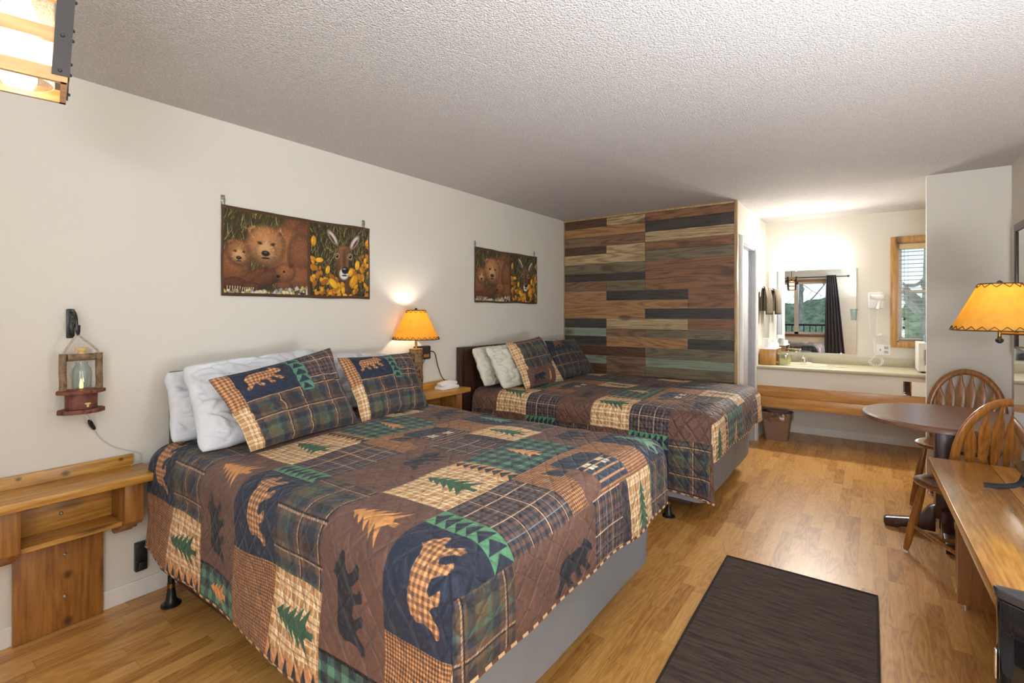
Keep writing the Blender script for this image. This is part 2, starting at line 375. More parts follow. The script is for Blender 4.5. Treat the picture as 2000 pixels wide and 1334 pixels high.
def quilt_canvas():
    cv = Canvas(-.25, 2.95, -.95, 2.55, .0016)
    P = .865
    for k in range(-1, 4):
        d = (k - 1) * P
        A0, A1 = .955 + d, 1.235 + d; B0, B1 = 1.235 + d, 1.525 + d; C0, C1 = 1.525 + d, 1.82 + d
        # column A
        cv.rect(A0, A1, -.95, -.20, ging_fine if k % 2 else ging); cv.rect(A0, A1, -.20, .13, navy)
        cv.poly(bear_pts(A0 + .215, -.135, .235), ging_bear)
        tri_strip(cv, A0, A1, .125, .215, 7, C(88, 142, 104), C(34, 44, 60))
        cv.rect(A0, A1, .215, .56, gridplaid); cv.rect(A0, A1, .56, 1.25, ging)
        # cabin
        o, w = A0 + .03, .64
        cv.poly([(o + .005, w + .14), (o + .10, w + .10), (o + .11, w + .42), (o + .015, w + .37)], C(38, 50, 68))
        cv.poly([(o + .10, w + .13), (o + .235, w + .13), (o + .235, w + .40), (o + .10, w + .40)], C(40, 52, 70))
        for q in range(4): cv.rect(o + .115 + q * .032, o + .123 + q * .032, w + .15, w + .39, C(198, 140, 92))
        for q in (.19, .30): 
            cv.rect(o + .12, o + .165, w + q, w + q + .05, C(245, 232, 200)); cv.rect(o + .14, o + .145, w + q, w + q + .05, C(40, 44, 56)); cv.rect(o + .12, o + .165, w + q + .023, w + q + .027, C(40, 44, 56))
        cv.poly([(o + .02, w + .12), (o + .245, w + .02), (o + .27, w + .10), (o + .22, w + .16), (o + .10, w + .14)], C(112, 78, 64))
        cv.poly([(o + .03, w + .03), (o + .11, w + .05), (o + .10, w + .12), (o + .05, w + .10)], C(40, 46, 58))
        cv.rect(A0, A1, 1.25, 1.52, navy); cv.poly(tree_pts(A0 + .03, 1.39, .22, .07), C(106, 152, 124))
        cv.rect(A0, A1, 1.52, 2.6, tartan)
        cv.rect(A0, A1, 1.85, 2.2, ging_fine)
        if k == 0: cv.rect(-.25, A0, -.95, -.20, ging); cv.rect(-.25, A0, -.20, .13, navy)
        # column B
        cv.rect(B0, B1, -.95, -.20, tanplaid)
        tri_strip(cv, B0, B1, -.52, -.44, 6, C(205, 146, 96), C(36, 40, 52), up=True)
        cv.poly(tree_pts(B0 + .03, -.335, .215, .075), GRN)
        cv.rect(B0, B1, -.20, .20, tartan); cv.rect(B0, B1, .20, .75, brown)
        cv.poly(bear_pts(B0 + .205, .45, .22), BLK)
        cv.rect(B0, B1, .70, .97, gridplaid); tri_strip(cv, B0, B1, .93, 1.0, 8, C(74, 54, 50), C(34, 40, 54))
        cv.rect(B0, B1, 1.0, 1.25, tanplaid); cv.poly(tree_pts(B0 + .03, 1.13, .215, .075), GRN)
        cv.rect(B0, B1, 1.25, 1.60, tartan); cv.rect(B0, B1, 1.60, 2.6, brown); cv.poly(bear_pts(B0 + .21, 1.70, .24), BLK)
        # column C
        cv.rect(C0, C1, -.95, -.36, buffalo); cv.poly(tree_pts(C0 + .09, -.43, .13, .05, 4), ORG)
        cv.rect(C0, C1, -.35, .21, brown); cv.poly(tree_pts(C0 + .05, .055, .19, .085, 5), ORG)
        cv.poly(bear_pts(C0 + .20, -.29, .235), BLK)
        cv.rect(C0, C1, .21, .62, tanplaid); cv.poly(tree_pts(C0 + .03, .40, .22, .08), GRN)
        tri_strip(cv, C0, C1, .55, .62, 8, C(205, 150, 98), C(38, 44, 56))
        cv.rect(C0, C1, .62, 1.09, buffalo); cv.poly(tree_pts(C0 + .05, .87, .17, .06, 4), C(216, 156, 104))
        cv.rect(C0, C1, 1.09, 1.50, brown); cv.poly(bear_pts(C0 + .20, 1.19, .24), BLK)
        cv.rect(C0, C1, 1.50, 1.66, gridplaid); cv.rect(C0, C1, 1.66, 2.05, tanplaid); cv.poly(tree_pts(C0 + .03, 1.85, .21, .075), GRN)
        cv.rect(C0, C1, 2.05, 2.6, navy)
    # foot drop: own bands
    n = smooth_noise(cv.h, cv.w, 60, 3) * .10 + smooth_noise(cv.h, cv.w, 3, 4) * .12
    cv.a *= (.90 + n)[..., None]
    return cv
def quilt_height(cv, p=.082, sc_=1.0):
    U, V = cv.U, cv.V
    w = smooth_noise(cv.h, cv.w, 40, 9) * .02
    a = np.abs(((U + .8 * V + w) / p) % 1 - .5) * 2; b = np.abs(((U - .8 * V + w) / p) % 1 - .5) * 2
    h = (1 - np.maximum(a, b) ** 7) * .5
    h = h + smooth_noise(cv.h, cv.w, 13, 1) * .42 + smooth_noise(cv.h, cv.w, 6, 2) * .22
    return np.repeat(np.clip(h, 0, 1.2)[..., None] / 1.2, 3, 2)
QC = quilt_canvas()
Q_IM = make_image('quilt_patchwork', QC.a); Q_H = make_image('quilt_stitching', quilt_height(QC)[::2, ::2], True)
M_quilt = cloth_mat('quilt_cloth', Q_IM, Q_H, .66, 1.0, .016)
def quv(u, v): return ((u - QC.u0) / (QC.u1 - QC.u0), (v - QC.v0) / (QC.v1 - QC.v0))

def paint(c, rough, scale, strength, name, dist=.004, spec=.3):
    m, nt, b = newmat(name); tc = N(nt, 'ShaderNodeTexCoord')
    n1 = N(nt, 'ShaderNodeTexNoise'); n1.inputs['Scale'].default_value = scale; n1.inputs['Detail'].default_value = 3
    nt.links.new(tc.outputs['Object'], n1.inputs['Vector']); bump(nt, b, n1.outputs['Fac'], strength, dist)
    n2 = N(nt, 'ShaderNodeTexNoise'); n2.inputs['Scale'].default_value = 1.2; nt.links.new(tc.outputs['Object'], n2.inputs['Vector'])
    r = ramp(nt, [(.3, tuple(x * .98 for x in c)), (.7, c)]); nt.links.new(n2.outputs['Fac'], r.inputs[0]); nt.links.new(r.outputs[0], b.inputs['Base Color'])
    b.inputs['Roughness'].default_value = rough; b.inputs['Specular IOR Level'].default_value = spec; return m
M_wall = paint(s8(226, 221, 210), .7, 90, .12, 'wall_paint')
M_white = plain('white_trim', s8(235, 233, 228), .45)
M_grey = plain('grey_door_paint', s8(176, 178, 184), .45)
# popcorn ceiling
M_ceil, nt, b = newmat('popcorn_ceiling'); tc = N(nt, 'ShaderNodeTexCoord')
n1 = N(nt, 'ShaderNodeTexNoise'); n1.inputs['Scale'].default_value = 120; n1.inputs['Detail'].default_value = 3; n1.inputs['Roughness'].default_value = .6
vo = N(nt, 'ShaderNodeTexVoronoi'); vo.inputs['Scale'].default_value = 150
nt.links.new(tc.outputs['Object'], n1.inputs['Vector']); nt.links.new(tc.outputs['Object'], vo.inputs['Vector'])
ad = N(nt, 'ShaderNodeMath', operation='SUBTRACT'); nt.links.new(n1.outputs['Fac'], ad.inputs[0]); nt.links.new(vo.outputs['Distance'], ad.inputs[1])
bump(nt, b, ad.outputs[0], .6, .010); r = ramp(nt, [(0, s8(196, 192, 190)), (.5, s8(226, 223, 221))]); nt.links.new(ad.outputs[0], r.inputs[0]); nt.links.new(r.outputs[0], b.inputs['Base Color']); b.inputs['Roughness'].default_value = .9
# floor laminate: strips along y
def plank_mat(name, w, L, cols, rough, along='Y', grain=(26, 1.6), coat=.15):
    m, nt, b = newmat(name); tc = N(nt, 'ShaderNodeTexCoord'); sp = N(nt, 'ShaderNodeSeparateXYZ'); nt.links.new(tc.outputs['Object'], sp.inputs[0])
    a, l = ('X', 'Y') if along == 'Y' else ('Y', 'X')
    def M_(op, x, y=None, z=None):
        n = N(nt, 'ShaderNodeMath', operation=op)
        for i, q in enumerate((x, y, z)):
            if q is None: continue
            if isinstance(q, (int, float)): n.inputs[i].default_value = q
            else: nt.links.new(q, n.inputs[i])
        return n.outputs[0]
    row = M_('FLOOR', M_('DIVIDE', sp.outputs[a], w))
    wn_ = N(nt, 'ShaderNodeTexWhiteNoise', noise_dimensions='1D'); nt.links.new(row, wn_.inputs['W'])
    off = M_('MULTIPLY_ADD', wn_.outputs['Value'], L * 3.7, sp.outputs[l])
    cell = M_('FLOOR', M_('DIVIDE', off, L))
    idv = M_('MULTIPLY_ADD', row, 17.31, cell)
    wn2 = N(nt, 'ShaderNodeTexWhiteNoise', noise_dimensions='1D'); nt.links.new(idv, wn2.inputs['W'])
    # grain
    cx = N(nt, 'ShaderNodeCombineXYZ')
    nt.links.new(M_('MULTIPLY', sp.outputs[a], grain[0]), cx.inputs[0]); nt.links.new(M_('MULTIPLY', sp.outputs[l], grain[1] * 2), cx.inputs[1]); nt.links.new(M_('MULTIPLY', wn2.outputs['Value'], 50), cx.inputs[2])
    n0 = N(nt, 'ShaderNodeTexNoise'); n0.inputs['Scale'].default_value = .55; n0.inputs['Detail'].default_value = 1.2; n0.inputs['Distortion'].default_value = .6; nt.links.new(cx.outputs[0], n0.inputs['Vector'])
    ring = M_('PINGPONG', M_('MULTIPLY', n0.outputs['Fac'], 16), 1)
    n2 = N(nt, 'ShaderNodeTexNoise'); n2.inputs['Scale'].default_value = 5; n2.inputs['Detail'].default_value = 5; nt.links.new(cx.outputs[0], n2.inputs['Vector'])
    f = M_('ADD', M_('MULTIPLY', ring, .22), M_('ADD', M_('MULTIPLY', n2.outputs['Fac'], .45), M_('MULTIPLY', wn2.outputs['Value'], .36)))
    r = ramp(nt, cols); nt.links.new(f, r.inputs[0])
    fw = M_('MODULO', M_('ADD', M_('DIVIDE', sp.outputs[a], w), 100), 1); fl = M_('MODULO', M_('ADD', M_('DIVIDE', off, L), 100), 1)
    e1 = M_('LESS_THAN', fw, .018); e2 = M_('LESS_THAN', fl, .005); e = M_('MULTIPLY', M_('MAXIMUM', e1, e2), .35)
    mx = N(nt, 'ShaderNodeMix', data_type='RGBA'); mx.inputs['B'].default_value = (.12, .06, .025, 1); nt.links.new(e, mx.inputs['Factor']); nt.links.new(r.outputs[0], mx.inputs['A'])
    nt.links.new(mx.outputs['Result'], b.inputs['Base Color']); b.inputs['Roughness'].default_value = rough; b.inputs['Coat Weight'].default_value = coat; b.inputs['Coat Roughness'].default_value = .18
    bump(nt, b, n2.outputs['Fac'], .05, .002); return m
M_floor = plank_mat('laminate_floor', .066, .46, [(.18, s8(156, 104, 48)), (.5, s8(204, 150, 80)), (.85, s8(224, 176, 106))], .36)

M_pine = wood('honey_pine', s8(206, 154, 74), s8(158, 106, 42), 'Y')
M_pineX = wood('honey_pine_across', s8(206, 154, 74), s8(158, 106, 42), 'X')
M_pineZ = wood('amber_pine_upright', s8(172, 118, 58), s8(124, 78, 32), 'Z')
M_screw = plain('zinc_screw', (.6, .62, .65), .3, 1)
M_white_cloth = plain('white_pillowcase', s8(222, 224, 228), .85, var=.02, bscale=60, bstr=.15)
M_cream_cloth = plain('cream_pillowcase', s8(222, 218, 202), .85, var=.02, bscale=60, bstr=.15)
M_skirt = plain('grey_box_spring_wrap', s8(142, 146, 152), .8, var=.03, bscale=40, bstr=.1)
M_dark = wood('dark_walnut', s8(74, 46, 36), s8(44, 26, 20), 'Z', knots=False)
M_black = plain('black_metal', s8(26, 25, 26), .35)
M_blackpl = plain('black_plastic', s8(30, 30, 33), .4)
M_brass = plain('antique_brass', s8(150, 118, 62), .35, 1)
M_chrome = plain('chrome', (.8, .8, .82), .12, 1)
M_mirror = plain('mirror_silver', (.86, .88, .87), .0, 1, var=0)
M_plastic = plain('white_plastic', s8(238, 238, 236), .35)
M_glass = thin_glass('window_glass')
M_cord = plain('grey_cord', s8(120, 118, 112), .6)

# ------------------------------------------------------------------ room shell
H = 2.44; XR = 3.71; YB = 6.58; YF = -1.0
def sbox(name, boxes, mat):
    m = MB()
    for q in boxes: m.box(*q)
    return struct(m.build(name, mat, smooth=0))
sbox('floor', [(-.12, XR + .12, YF - .12, YB + .12, -.1, 0)], M_floor)
sbox('ceiling', [(-.12, XR + .12, YF - .12, YB + .12, H, H + .1)], M_ceil)
sbox('wall_left', [(-.12, 0, YF, YB, 0, H)], M_wall)
sbox('wall_right', [(XR, XR + .12, YF, YB, 0, H)], M_wall)
WX0, WX1, WZ0, WZ1 = 3.11, 3.62, 1.075, 2.115   # vanity window hole
sbox('wall_back', [(-.12, WX0, YB, YB + .12, 0, H), (WX1, XR + .12, YB, YB + .12, 0, H), (WX0, WX1, YB, YB + .12, 0, WZ0), (WX0, WX1, YB, YB + .12, WZ1, H)], M_wall)
FX0, FX1, FZ0, FZ1 = .62, 2.05, .85, 2.13
DX0, DX1 = 2.70, 3.56
sbox('wall_front', [(-.12, FX0, YF - .12, YF, 0, H), (FX1, DX0, YF - .12, YF, 0, H), (DX1, XR + .12, YF - .12, YF, 0, H), (FX0, FX1, YF - .12, YF, 0, FZ0), (FX0, FX1, YF - .12, YF, FZ1, H), (DX0, DX1, YF - .12, YF, 2.08, H)], M_wall)
sbox('wall_partition', [(0, 1.87, 5.065, 5.16, 0, H)], M_wall)
PY0, PY1, PZ = 5.225, 5.90, 2.06
sbox('wall_passage', [(1.77, 1.87, 5.16, PY0, 0, H), (1.77, 1.87, PY1, YB, 0, H), (1.77, 1.87, PY0, PY1, PZ, H)], M_wall)
sbox('wall_alcove', [(3.24, XR, 5.0, 5.08, 0, H)], M_wall)
# baseboards
def base(name, q, ax):
    m = MB(); x0, x1, y0, y1 = q; m.box(x0, x1, y0, y1, 0, .085, .004)
    struct(m.build(name, M_white, smooth=0))
base('baseboard_left', (0, .014, YF, 5.04, ), 'y'); base('baseboard_back', (1.87, XR, YB - .014, YB), 'x')
base('baseboard_alcove', (3.24, XR, 4.986, 5.0), 'x'); base('baseboard_passage', (1.87, 1.884, 5.985, YB - .014), 'y'); base('baseboard_right', (XR - .014, XR, YF, 4.986), 'y')
# bathroom door with white casing
m = MB(); 
m.box(1.87, 1.888, PY0 - .065, PY0, 0, PZ + .065, .003); m.box(1.87, 1.888, PY1, PY1 + .065, 0, PZ + .065, .003); m.box(1.87, 1.889, PY0, PY1, PZ, PZ + .065, .003)
m.box(1.888, 1.894, PY0 - .065, PY0 - .045, 0, PZ + .065, .002); m.box(1.888, 1.894, PY1 + .045, PY1 + .065, 0, PZ + .065, .002); m.box(1.889, 1.894, PY0 - .045, PY1 + .045, PZ + .045, PZ + .065, .002)
struct(m.build('trim_1', M_white))
d = MB(); d.box(1.785, 1.82, PY0 + .012, PY1 - .012, .01, PZ - .015, .003); door = struct(d.build('door_1', M_grey))
d = MB(); d.box(1.77, 1.87, PY0, PY0 + .012, 0, PZ); d.box(1.77, 1.87, PY1 - .012, PY1, 0, PZ); d.box(1.77, 1.87, PY0, PY1, PZ - .012, PZ)
d.box(1.82, 1.835, PY1 - .03, PY1 - .012, 0, PZ - .012); d.box(1.82, 1.835, PY0 + .25, PY0 + .265, .01, PZ - .014, .002); struct(d.build('door_frame', M_grey, door))
d = MB(); d.box(1.82, 1.826, PY0 + .13, PY0 + .165, .93, .99, .002); d.rod((1.826, PY0 + .147, .96), (1.85, PY0 + .147, .96), .008); struct(d.build('latch_plate', M_brass, door))
# unseen glazed door, added behind the camera as an extra daylight source
d = MB(); d.box(DX0, DX1, YF - .09, YF - .05, 0, .25); d.box(DX0, DX0 + .12, YF - .09, YF - .05, .25, 2.08); d.box(DX1 - .12, DX1, YF - .09, YF - .05, .25, 2.08); d.box(DX0 + .12, DX1 - .12, YF - .09, YF - .05, 1.93, 2.08)
added_door = struct(d.build('added_glazed_door', M_white, smooth=0)); d = MB(); d.box(DX0 + .12, DX1 - .12, YF - .073, YF - .067, .25, 1.93); struct(d.build('added_door_pane', M_glass, added_door))

# accent wall of reclaimed planks
def plankwall():
    t = thing('plank_accent_wall', 'floor to ceiling accent wall of mixed reclaimed brown and grey planks behind the far bed', 'wall panel', (.94, 5.05, 0))
    xs0, xs1 = .012, 1.845
    cols = {'r': ((140, 98, 68), (84, 54, 36)), 'o': ((170, 126, 82), (112, 74, 44)), 'n': ((132, 100, 74), (80, 56, 40)), 'k': ((70, 62, 56), (38, 34, 32)), 't': ((190, 164, 122), (116, 88, 58)), 'g': ((120, 106, 82), (78, 66, 48)), 'm': ((138, 148, 128), (104, 112, 94)), 'd': ((96, 66, 46), (54, 36, 26))}
    keys = list(cols); mats = []
    for k in keys:
        a, c = cols[k]; mt = wood('plank_' + {'r': 'russet', 'o': 'honey', 'n': 'brown', 'k': 'charcoal', 't': 'tan', 'g': 'grey_brown', 'm': 'mint', 'd': 'dark_brown'}[k], s8(*a), s8(*c), 'X', .5, 1.3, True, .05, rings=.36); mats.append(mt)
    # rows from the top: segments (end fraction, colour) ; seams at 1/4, 1/2, 3/4 of the width
    a, h, c = .285, .525, .765
    rows = [[(a, 'd'), (h, 't'), (1, 'r')], [(h, 'o'), (1, 'k')], [(h, 'n'), (1, 't')], [(a, 'd'), (h, 't'), (1, 'r')], [(h, 't'), (1, 'g')], [(h, 'g'), (1, 'r')], [(h, 'k'), (1, 'r')], [(a, 'n'), (h, 'g'), (1, 'r')], [(a, 'o'), (c, 'k'), (1, 'r')], [(c, 'o'), (1, 'r')], [(h, 'o'), (1, 'k')], [(a, 'k'), (c, 't'), (1, 'r')], [(a, 'm'), (h, 'n'), (1, 'g')], [(a, 'k'), (c, 'o'), (1, 'k')], [(h, 'd'), (1, 'g')], [(a, 'm'), (h, 'n'), (1, 'm')], [(a, 'd'), (h, 'n'), (1, 'g')], [(h, 'n'), (1, 'k')], [(a, 'r'), (h, 't'), (1, 'o')], [(c, 'd'), (1, 'n')], [(h, 'g'), (1, 'r')], [(a, 'k'), (1, 'n')], [(h, 'o'), (1, 'k')], [(a, 'n'), (1, 'd')]]
    m = MB(); top = H - .02; n = len(rows); hgt = [.108 if i % 3 else .088 for i in range(n)]
    s = top / sum(hgt); z = top
    rnd = random.Random(4)
    for i, rw in enumerate(rows):
        z0 = z - hgt[i] * s; x = xs0
        for fr, k in rw:
            x1 = xs0 + (xs1 - xs0) * fr; dy = rnd.uniform(0, .004)
            m.box(x + .001, x1 - .001, 5.045 - dy, 5.064, z0 + .0018, z - .0018, .0012, keys.index(k), seg=1); x = x1
        z = z0
    m.build('planks', mats, t, smooth=0)
    e = MB(); e.box(1.845, 1.872, 5.03, 5.064, 0, H, .003); e.box(0, .012, 5.035, 5.064, 0, H, .002); e.box(.012, 1.845, 5.035, 5.064, H - .02, H, .002)
    e.build('edge_trim', wood('trim_pine', s8(190, 160, 112), s8(150, 118, 76), 'Z', knots=False), t)
plankwall()

# ------------------------------------------------------------------ beds
def quilt(name, x0, x1, y0, y1, zt, dn, df, dd, su, sv, seed, shift, label, cat='quilt'):
    """top x0..x1, y0..y1 at height zt; drops: near side dn, foot df, far side dd"""
    rr = .085; arc = rr * math.pi / 2
    cell = .02
    ul = x0; un = (x1 - rr) - ul; U1 = un + arc + (df - rr)
    V0 = -(arc - rr + dn - rr) - 0; vn = (y1 - y0)
    # unfolded v: 0 at y0 edge line; flat region rr..vn-rr
    vmin = rr - arc - (dn - rr); vmax = vn - rr + arc + (dd - rr)
    nu, nv = int(U1 / cell), int((vmax - vmin) / cell)
    def prof(s, flat_end, drop):  # s beyond the flat end -> (out, down)
        if s <= 0: return 0, 0
        if s < arc: a = s / rr; return rr * math.sin(a), rr * (1 - math.cos(a))
        return rr, rr + (s - arc)
    def fn(a, c):
        u = a * U1; v = vmin + c * (vmax - vmin)
        o1, d1 = prof(u - un, 0, 0)
        if v < rr: sv_ = rr - v; o2, d2 = prof(sv_ if sv_ < arc else arc + (sv_ - arc) * (.86 + .24 * u / U1), 0, 0); yy = y0 + rr - o2; sgn = -1
        elif v > vn - rr: o2, d2 = prof(v - (vn - rr), 0, 0); yy = y1 - rr + o2; sgn = 1
        else: o2 = d2 = 0; yy = y0 + v; sgn = 0
        x = ul + min(u, un) + o1; y = yy
        if d1 > 0 and d2 > 0:
            # corner: the cloth gathers below the corner; take the larger drop, soften the plan radius
            dz = max(d1, d2) if min(d1, d2) > rr else (d1 ** 2.2 + d2 ** 2.2) ** (1 / 2.2)
            k = min(d1, d2); fold = min(1, k / .25)
            dz = max(d1, d2) + .25 * min(k, rr) - fold * .0
            cr = .06 * min(1, k / rr); x -= cr * .55; y -= sgn * cr * .55
            # tucked cloth swings outwards/back in a soft cone
            if k > rr:
                q = (k - rr)
                if d1 > d2: y -= sgn * -0.0 * q; 
        else: dz = d1 + d2
        z = zt - dz
        nz = noise.noise(Vector((x * 2.2, y * 2.2, seed))) * .016 + noise.noise(Vector((x * 7, y * 7, seed + 3))) * .005
        hang = max(0, dz - rr)
        fl = noise.noise(Vector((u * 3.2 + seed, v * 3.2, 5.1))) * min(.03, hang * .14) + hang * .05
        if d1 > rr * .8: x += fl + .004
        if d2 > rr * .8: y += sgn * fl
        if dz < rr: z += nz + .012 * math.sin(max(0, min(1, (y - y0) / (y1 - y0))) * math.pi)
        elif hang > 0: z += .010 * noise.noise(Vector((u * 6, v * 6, 1.2))) 
        return Vector((x, y, z))
    def uvfn(a, c):
        u = a * U1; v = vmin + c * (vmax - vmin)
        sh = -shift * max(0, 1 - (u + x0) / 2.1) * max(0, min(1, (.12 - v) / .25))
        return quv(u + x0 + su + sh, v + sv)
    me = grid_mesh(fn, nu, nv, uvfn)
    # corners where both drops are deep are cut away (the cloth overlaps there)
    bm = bmesh.new(); bm.from_mesh(me); bm.verts.ensure_lookup_table()
    kill = []
    for f in bm.faces:
        i = [v.index for v in f.verts]; cu = sum(q % (nu + 1) for q in i) / 4 / nu * U1; cvv = vmin + sum(q // (nu + 1) for q in i) / 4 / nv * (vmax - vmin)
        a_ = cu - un; b_ = max(rr - cvv, cvv - (vn - rr))
        if a_ > arc * .95 and b_ > arc * .95: kill.append(f)
    bmesh.ops.delete(bm, geom=kill, context='FACES'); bm.to_mesh(me); bm.free()
    o = link(name, me, M_quilt, None, 0)
    for p in me.polygons: p.use_smooth = True
    md = o.modifiers.new('thick', 'SOLIDIFY'); md.thickness = .014; md.offset = 1
    md = o.modifiers.new('sub', 'SUBSURF'); md.levels = 1; md.render_levels = 1
    tag(o, label, cat)
    # binding along the hem
    return o, fn, (U1, vmin, vmax, un, arc, rr, vn)

def hem_binding(o, fn, info, mat):
    U1, vmin, vmax, un, arc, rr, vn = info
    m = MB(); L = vmax - vmin
    def pt(u, v): return fn(u / U1, (v - vmin) / L)
    n = 60
    m.tube([pt((un + arc * .9) * i / n, vmin) + Vector((0, -.004, 0)) for i in range(n + 1)], .009, 6)
    m.tube([pt(U1, rr - arc * .9 + (vn - 2 * rr + 1.8 * arc) * i / n) + Vector((.006, 0, 0)) for i in range(n + 1)], .009, 6)
    b = m.build('binding', mat, o); b['label'] = 'striped brown and cream binding'
M_bind, nt, b = newmat('binding_check'); tc = N(nt, 'ShaderNodeTexCoord'); ck = N(nt, 'ShaderNodeTexChecker'); ck.inputs['Scale'].default_value = 36
ck.inputs['Color1'].default_value = (*s8(216, 178, 134), 1); ck.inputs['Color2'].default_value = (*s8(96, 60, 44), 1)
nt.links.new(tc.outputs['Object'], ck.inputs['Vector']); nt.links.new(ck.outputs[0], b.inputs['Base Color']); b.inputs['Roughness'].default_value = .8

def bed(x0, x1, y0, y1, zt, hy0, hy1, label, z0=.17):
    t = thing('bed', label, 'bed', (1.0, (y0 + y1) / 2, 0))
    m = MB(); m.box(x0 + .03, x1 - .01, y0 + .015, y1 - .015, .44, zt - .03, .05, seg=4); m.build('mattress', M_white_cloth, t, 60)
    # box spring in its grey wrap, sagging hem
    def ring(s, k):
        P = 2 * ((x1 - x0) + (y1 - y0)); return s
    a, b_, cx, cy = (x1 - x0) / 2, (y1 - y0) / 2, (x0 + x1) / 2, (y0 + y1) / 2
    path = []
    n = 240; rc = .07
    for i in range(n):
        th = 2 * math.pi * i / n; c, s = math.cos(th), math.sin(th)
        e = 1 / max(abs(c) / a, abs(s) / b_); px, py = c * e, s * e
        px = max(-a, min(a, px)); py = max(-b_, min(b_, py))
        # round the corners
        dx, dy = abs(px) - (a - rc), abs(py) - (b_ - rc)
        if dx > 0 and dy > 0:
            l = math.hypot(dx, dy); k = min(1, rc / l); px = math.copysign(a - rc + dx * k, px); py = math.copysign(b_ - rc + dy * k, py)
        path.append((cx + px, cy + py))
    nz = 8
    def fn(u, v):
        i = int(round(u * n)) % n; x, y = path[i]; z = z0 + (.45 - z0) * v
        w = noise.noise(Vector((x * 5, y * 5, z * 1.5))) * .007 * (1 - v * .7)
        k = 1 + (w - .012 * (1 - v)) / a
        zz = z + (1 - v) * (.012 * noise.noise(Vector((x * 3, y * 3, 7))))
        return Vector((cx + (x - cx) * k, cy + (y - cy) * (1 + (w - .012 * (1 - v)) / b_), zz))
    me = grid_mesh(fn, n, nz)
    bm = bmesh.new(); bm.from_mesh(me); bmesh.ops.remove_doubles(bm, verts=bm.verts[:], dist=1e-4)
    bmesh.ops.holes_fill(bm, edges=[e for e in bm.edges if e.is_boundary], sides=0); bmesh.ops.recalc_face_normals(bm, faces=bm.faces[:]); bm.to_mesh(me); bm.free()
    link('box_spring', me, M_skirt, t, 50)
    # steel frame
    m = MB()
    for y in (y0 + .05, y1 - .05): m.box(x0 + .02, x1 - .1, y - .02, y + .02, z0 - .035, z0 - .006, .002)
    for x in (x0 + .15, x1 - .25): m.box(x - .02, x + .02, y0 + .05, y1 - .05, z0 - .045, z0 - .035)
    m.build('steel_frame', plain('brown_angle_iron', s8(62, 42, 32), .5, .4), t)
    for x in (x0 + .14, x1 - .25):
        for y in (y0 + .035, y1 - .14):
            m = MB(); m.rod((x, y, z0 - .03), (x, y, .09), .014); m.lathe([(.0, .085), (.015, .085), (.017, .07), (.022, .03), (.034, .012), (.042, .008), (.042, 0), (0, 0)], (x, y, 0), 24)
            l = m.build('leg', M_black, t); r_ = MB(); r_.lathe([(.0165, .10), (.0165, .085), (.0160, .085)], (x, y, 0), 20); r_.rod((x, y, .086), (x, y, .104), .0162)
            r_.build('brass_collar', M_brass, l)
    # headboard panel
    m = MB(); m.box(.012, .05, hy0, hy1, .40, 1.085, .006); m.box(.05, .062, hy0, hy0 + .05, .40, 1.085, .004); m.box(.05, .062, hy1 - .05, hy1, .40, 1.085, .004); m.box(.05, .062, hy0 + .05, hy1 - .05, 1.035, 1.085, .004)
    for y in (hy0 + .08, hy1 - .08): m.box(.015, .048, y - .03, y + .03, .14, .42)
    m.build('headboard', M_dark, t)
    return t
B1 = (.07, 2.02, .935, 2.42); B2 = (.07, 2.03, 3.335, 4.86)
bed(*B1, .735, 1.03, 2.36, 'near bed with grey wrapped box spring and dark headboard, closest to the camera')
bed(*B2, .715, 3.185, 4.80, 'far bed beside the plank wall with grey wrapped box spring and dark headboard', .14)
q1 = quilt('patchwork_quilt', 0.175, 2.075, .90, 2.46, .745, .50, .285, .26, 0.0, -.03, 1.3, .14, 'brown and navy patchwork bear quilt spread over the near bed')
hem_binding(*q1, M_bind)
q2 = quilt('patchwork_quilt', .10, 2.09, 3.30, 4.90, .722, .50, .27, .26, .29, .33, 8.1, 0, 'brown and navy patchwork bear quilt spread over the far bed beside the plank wall')
hem_binding(*q2, M_bind)

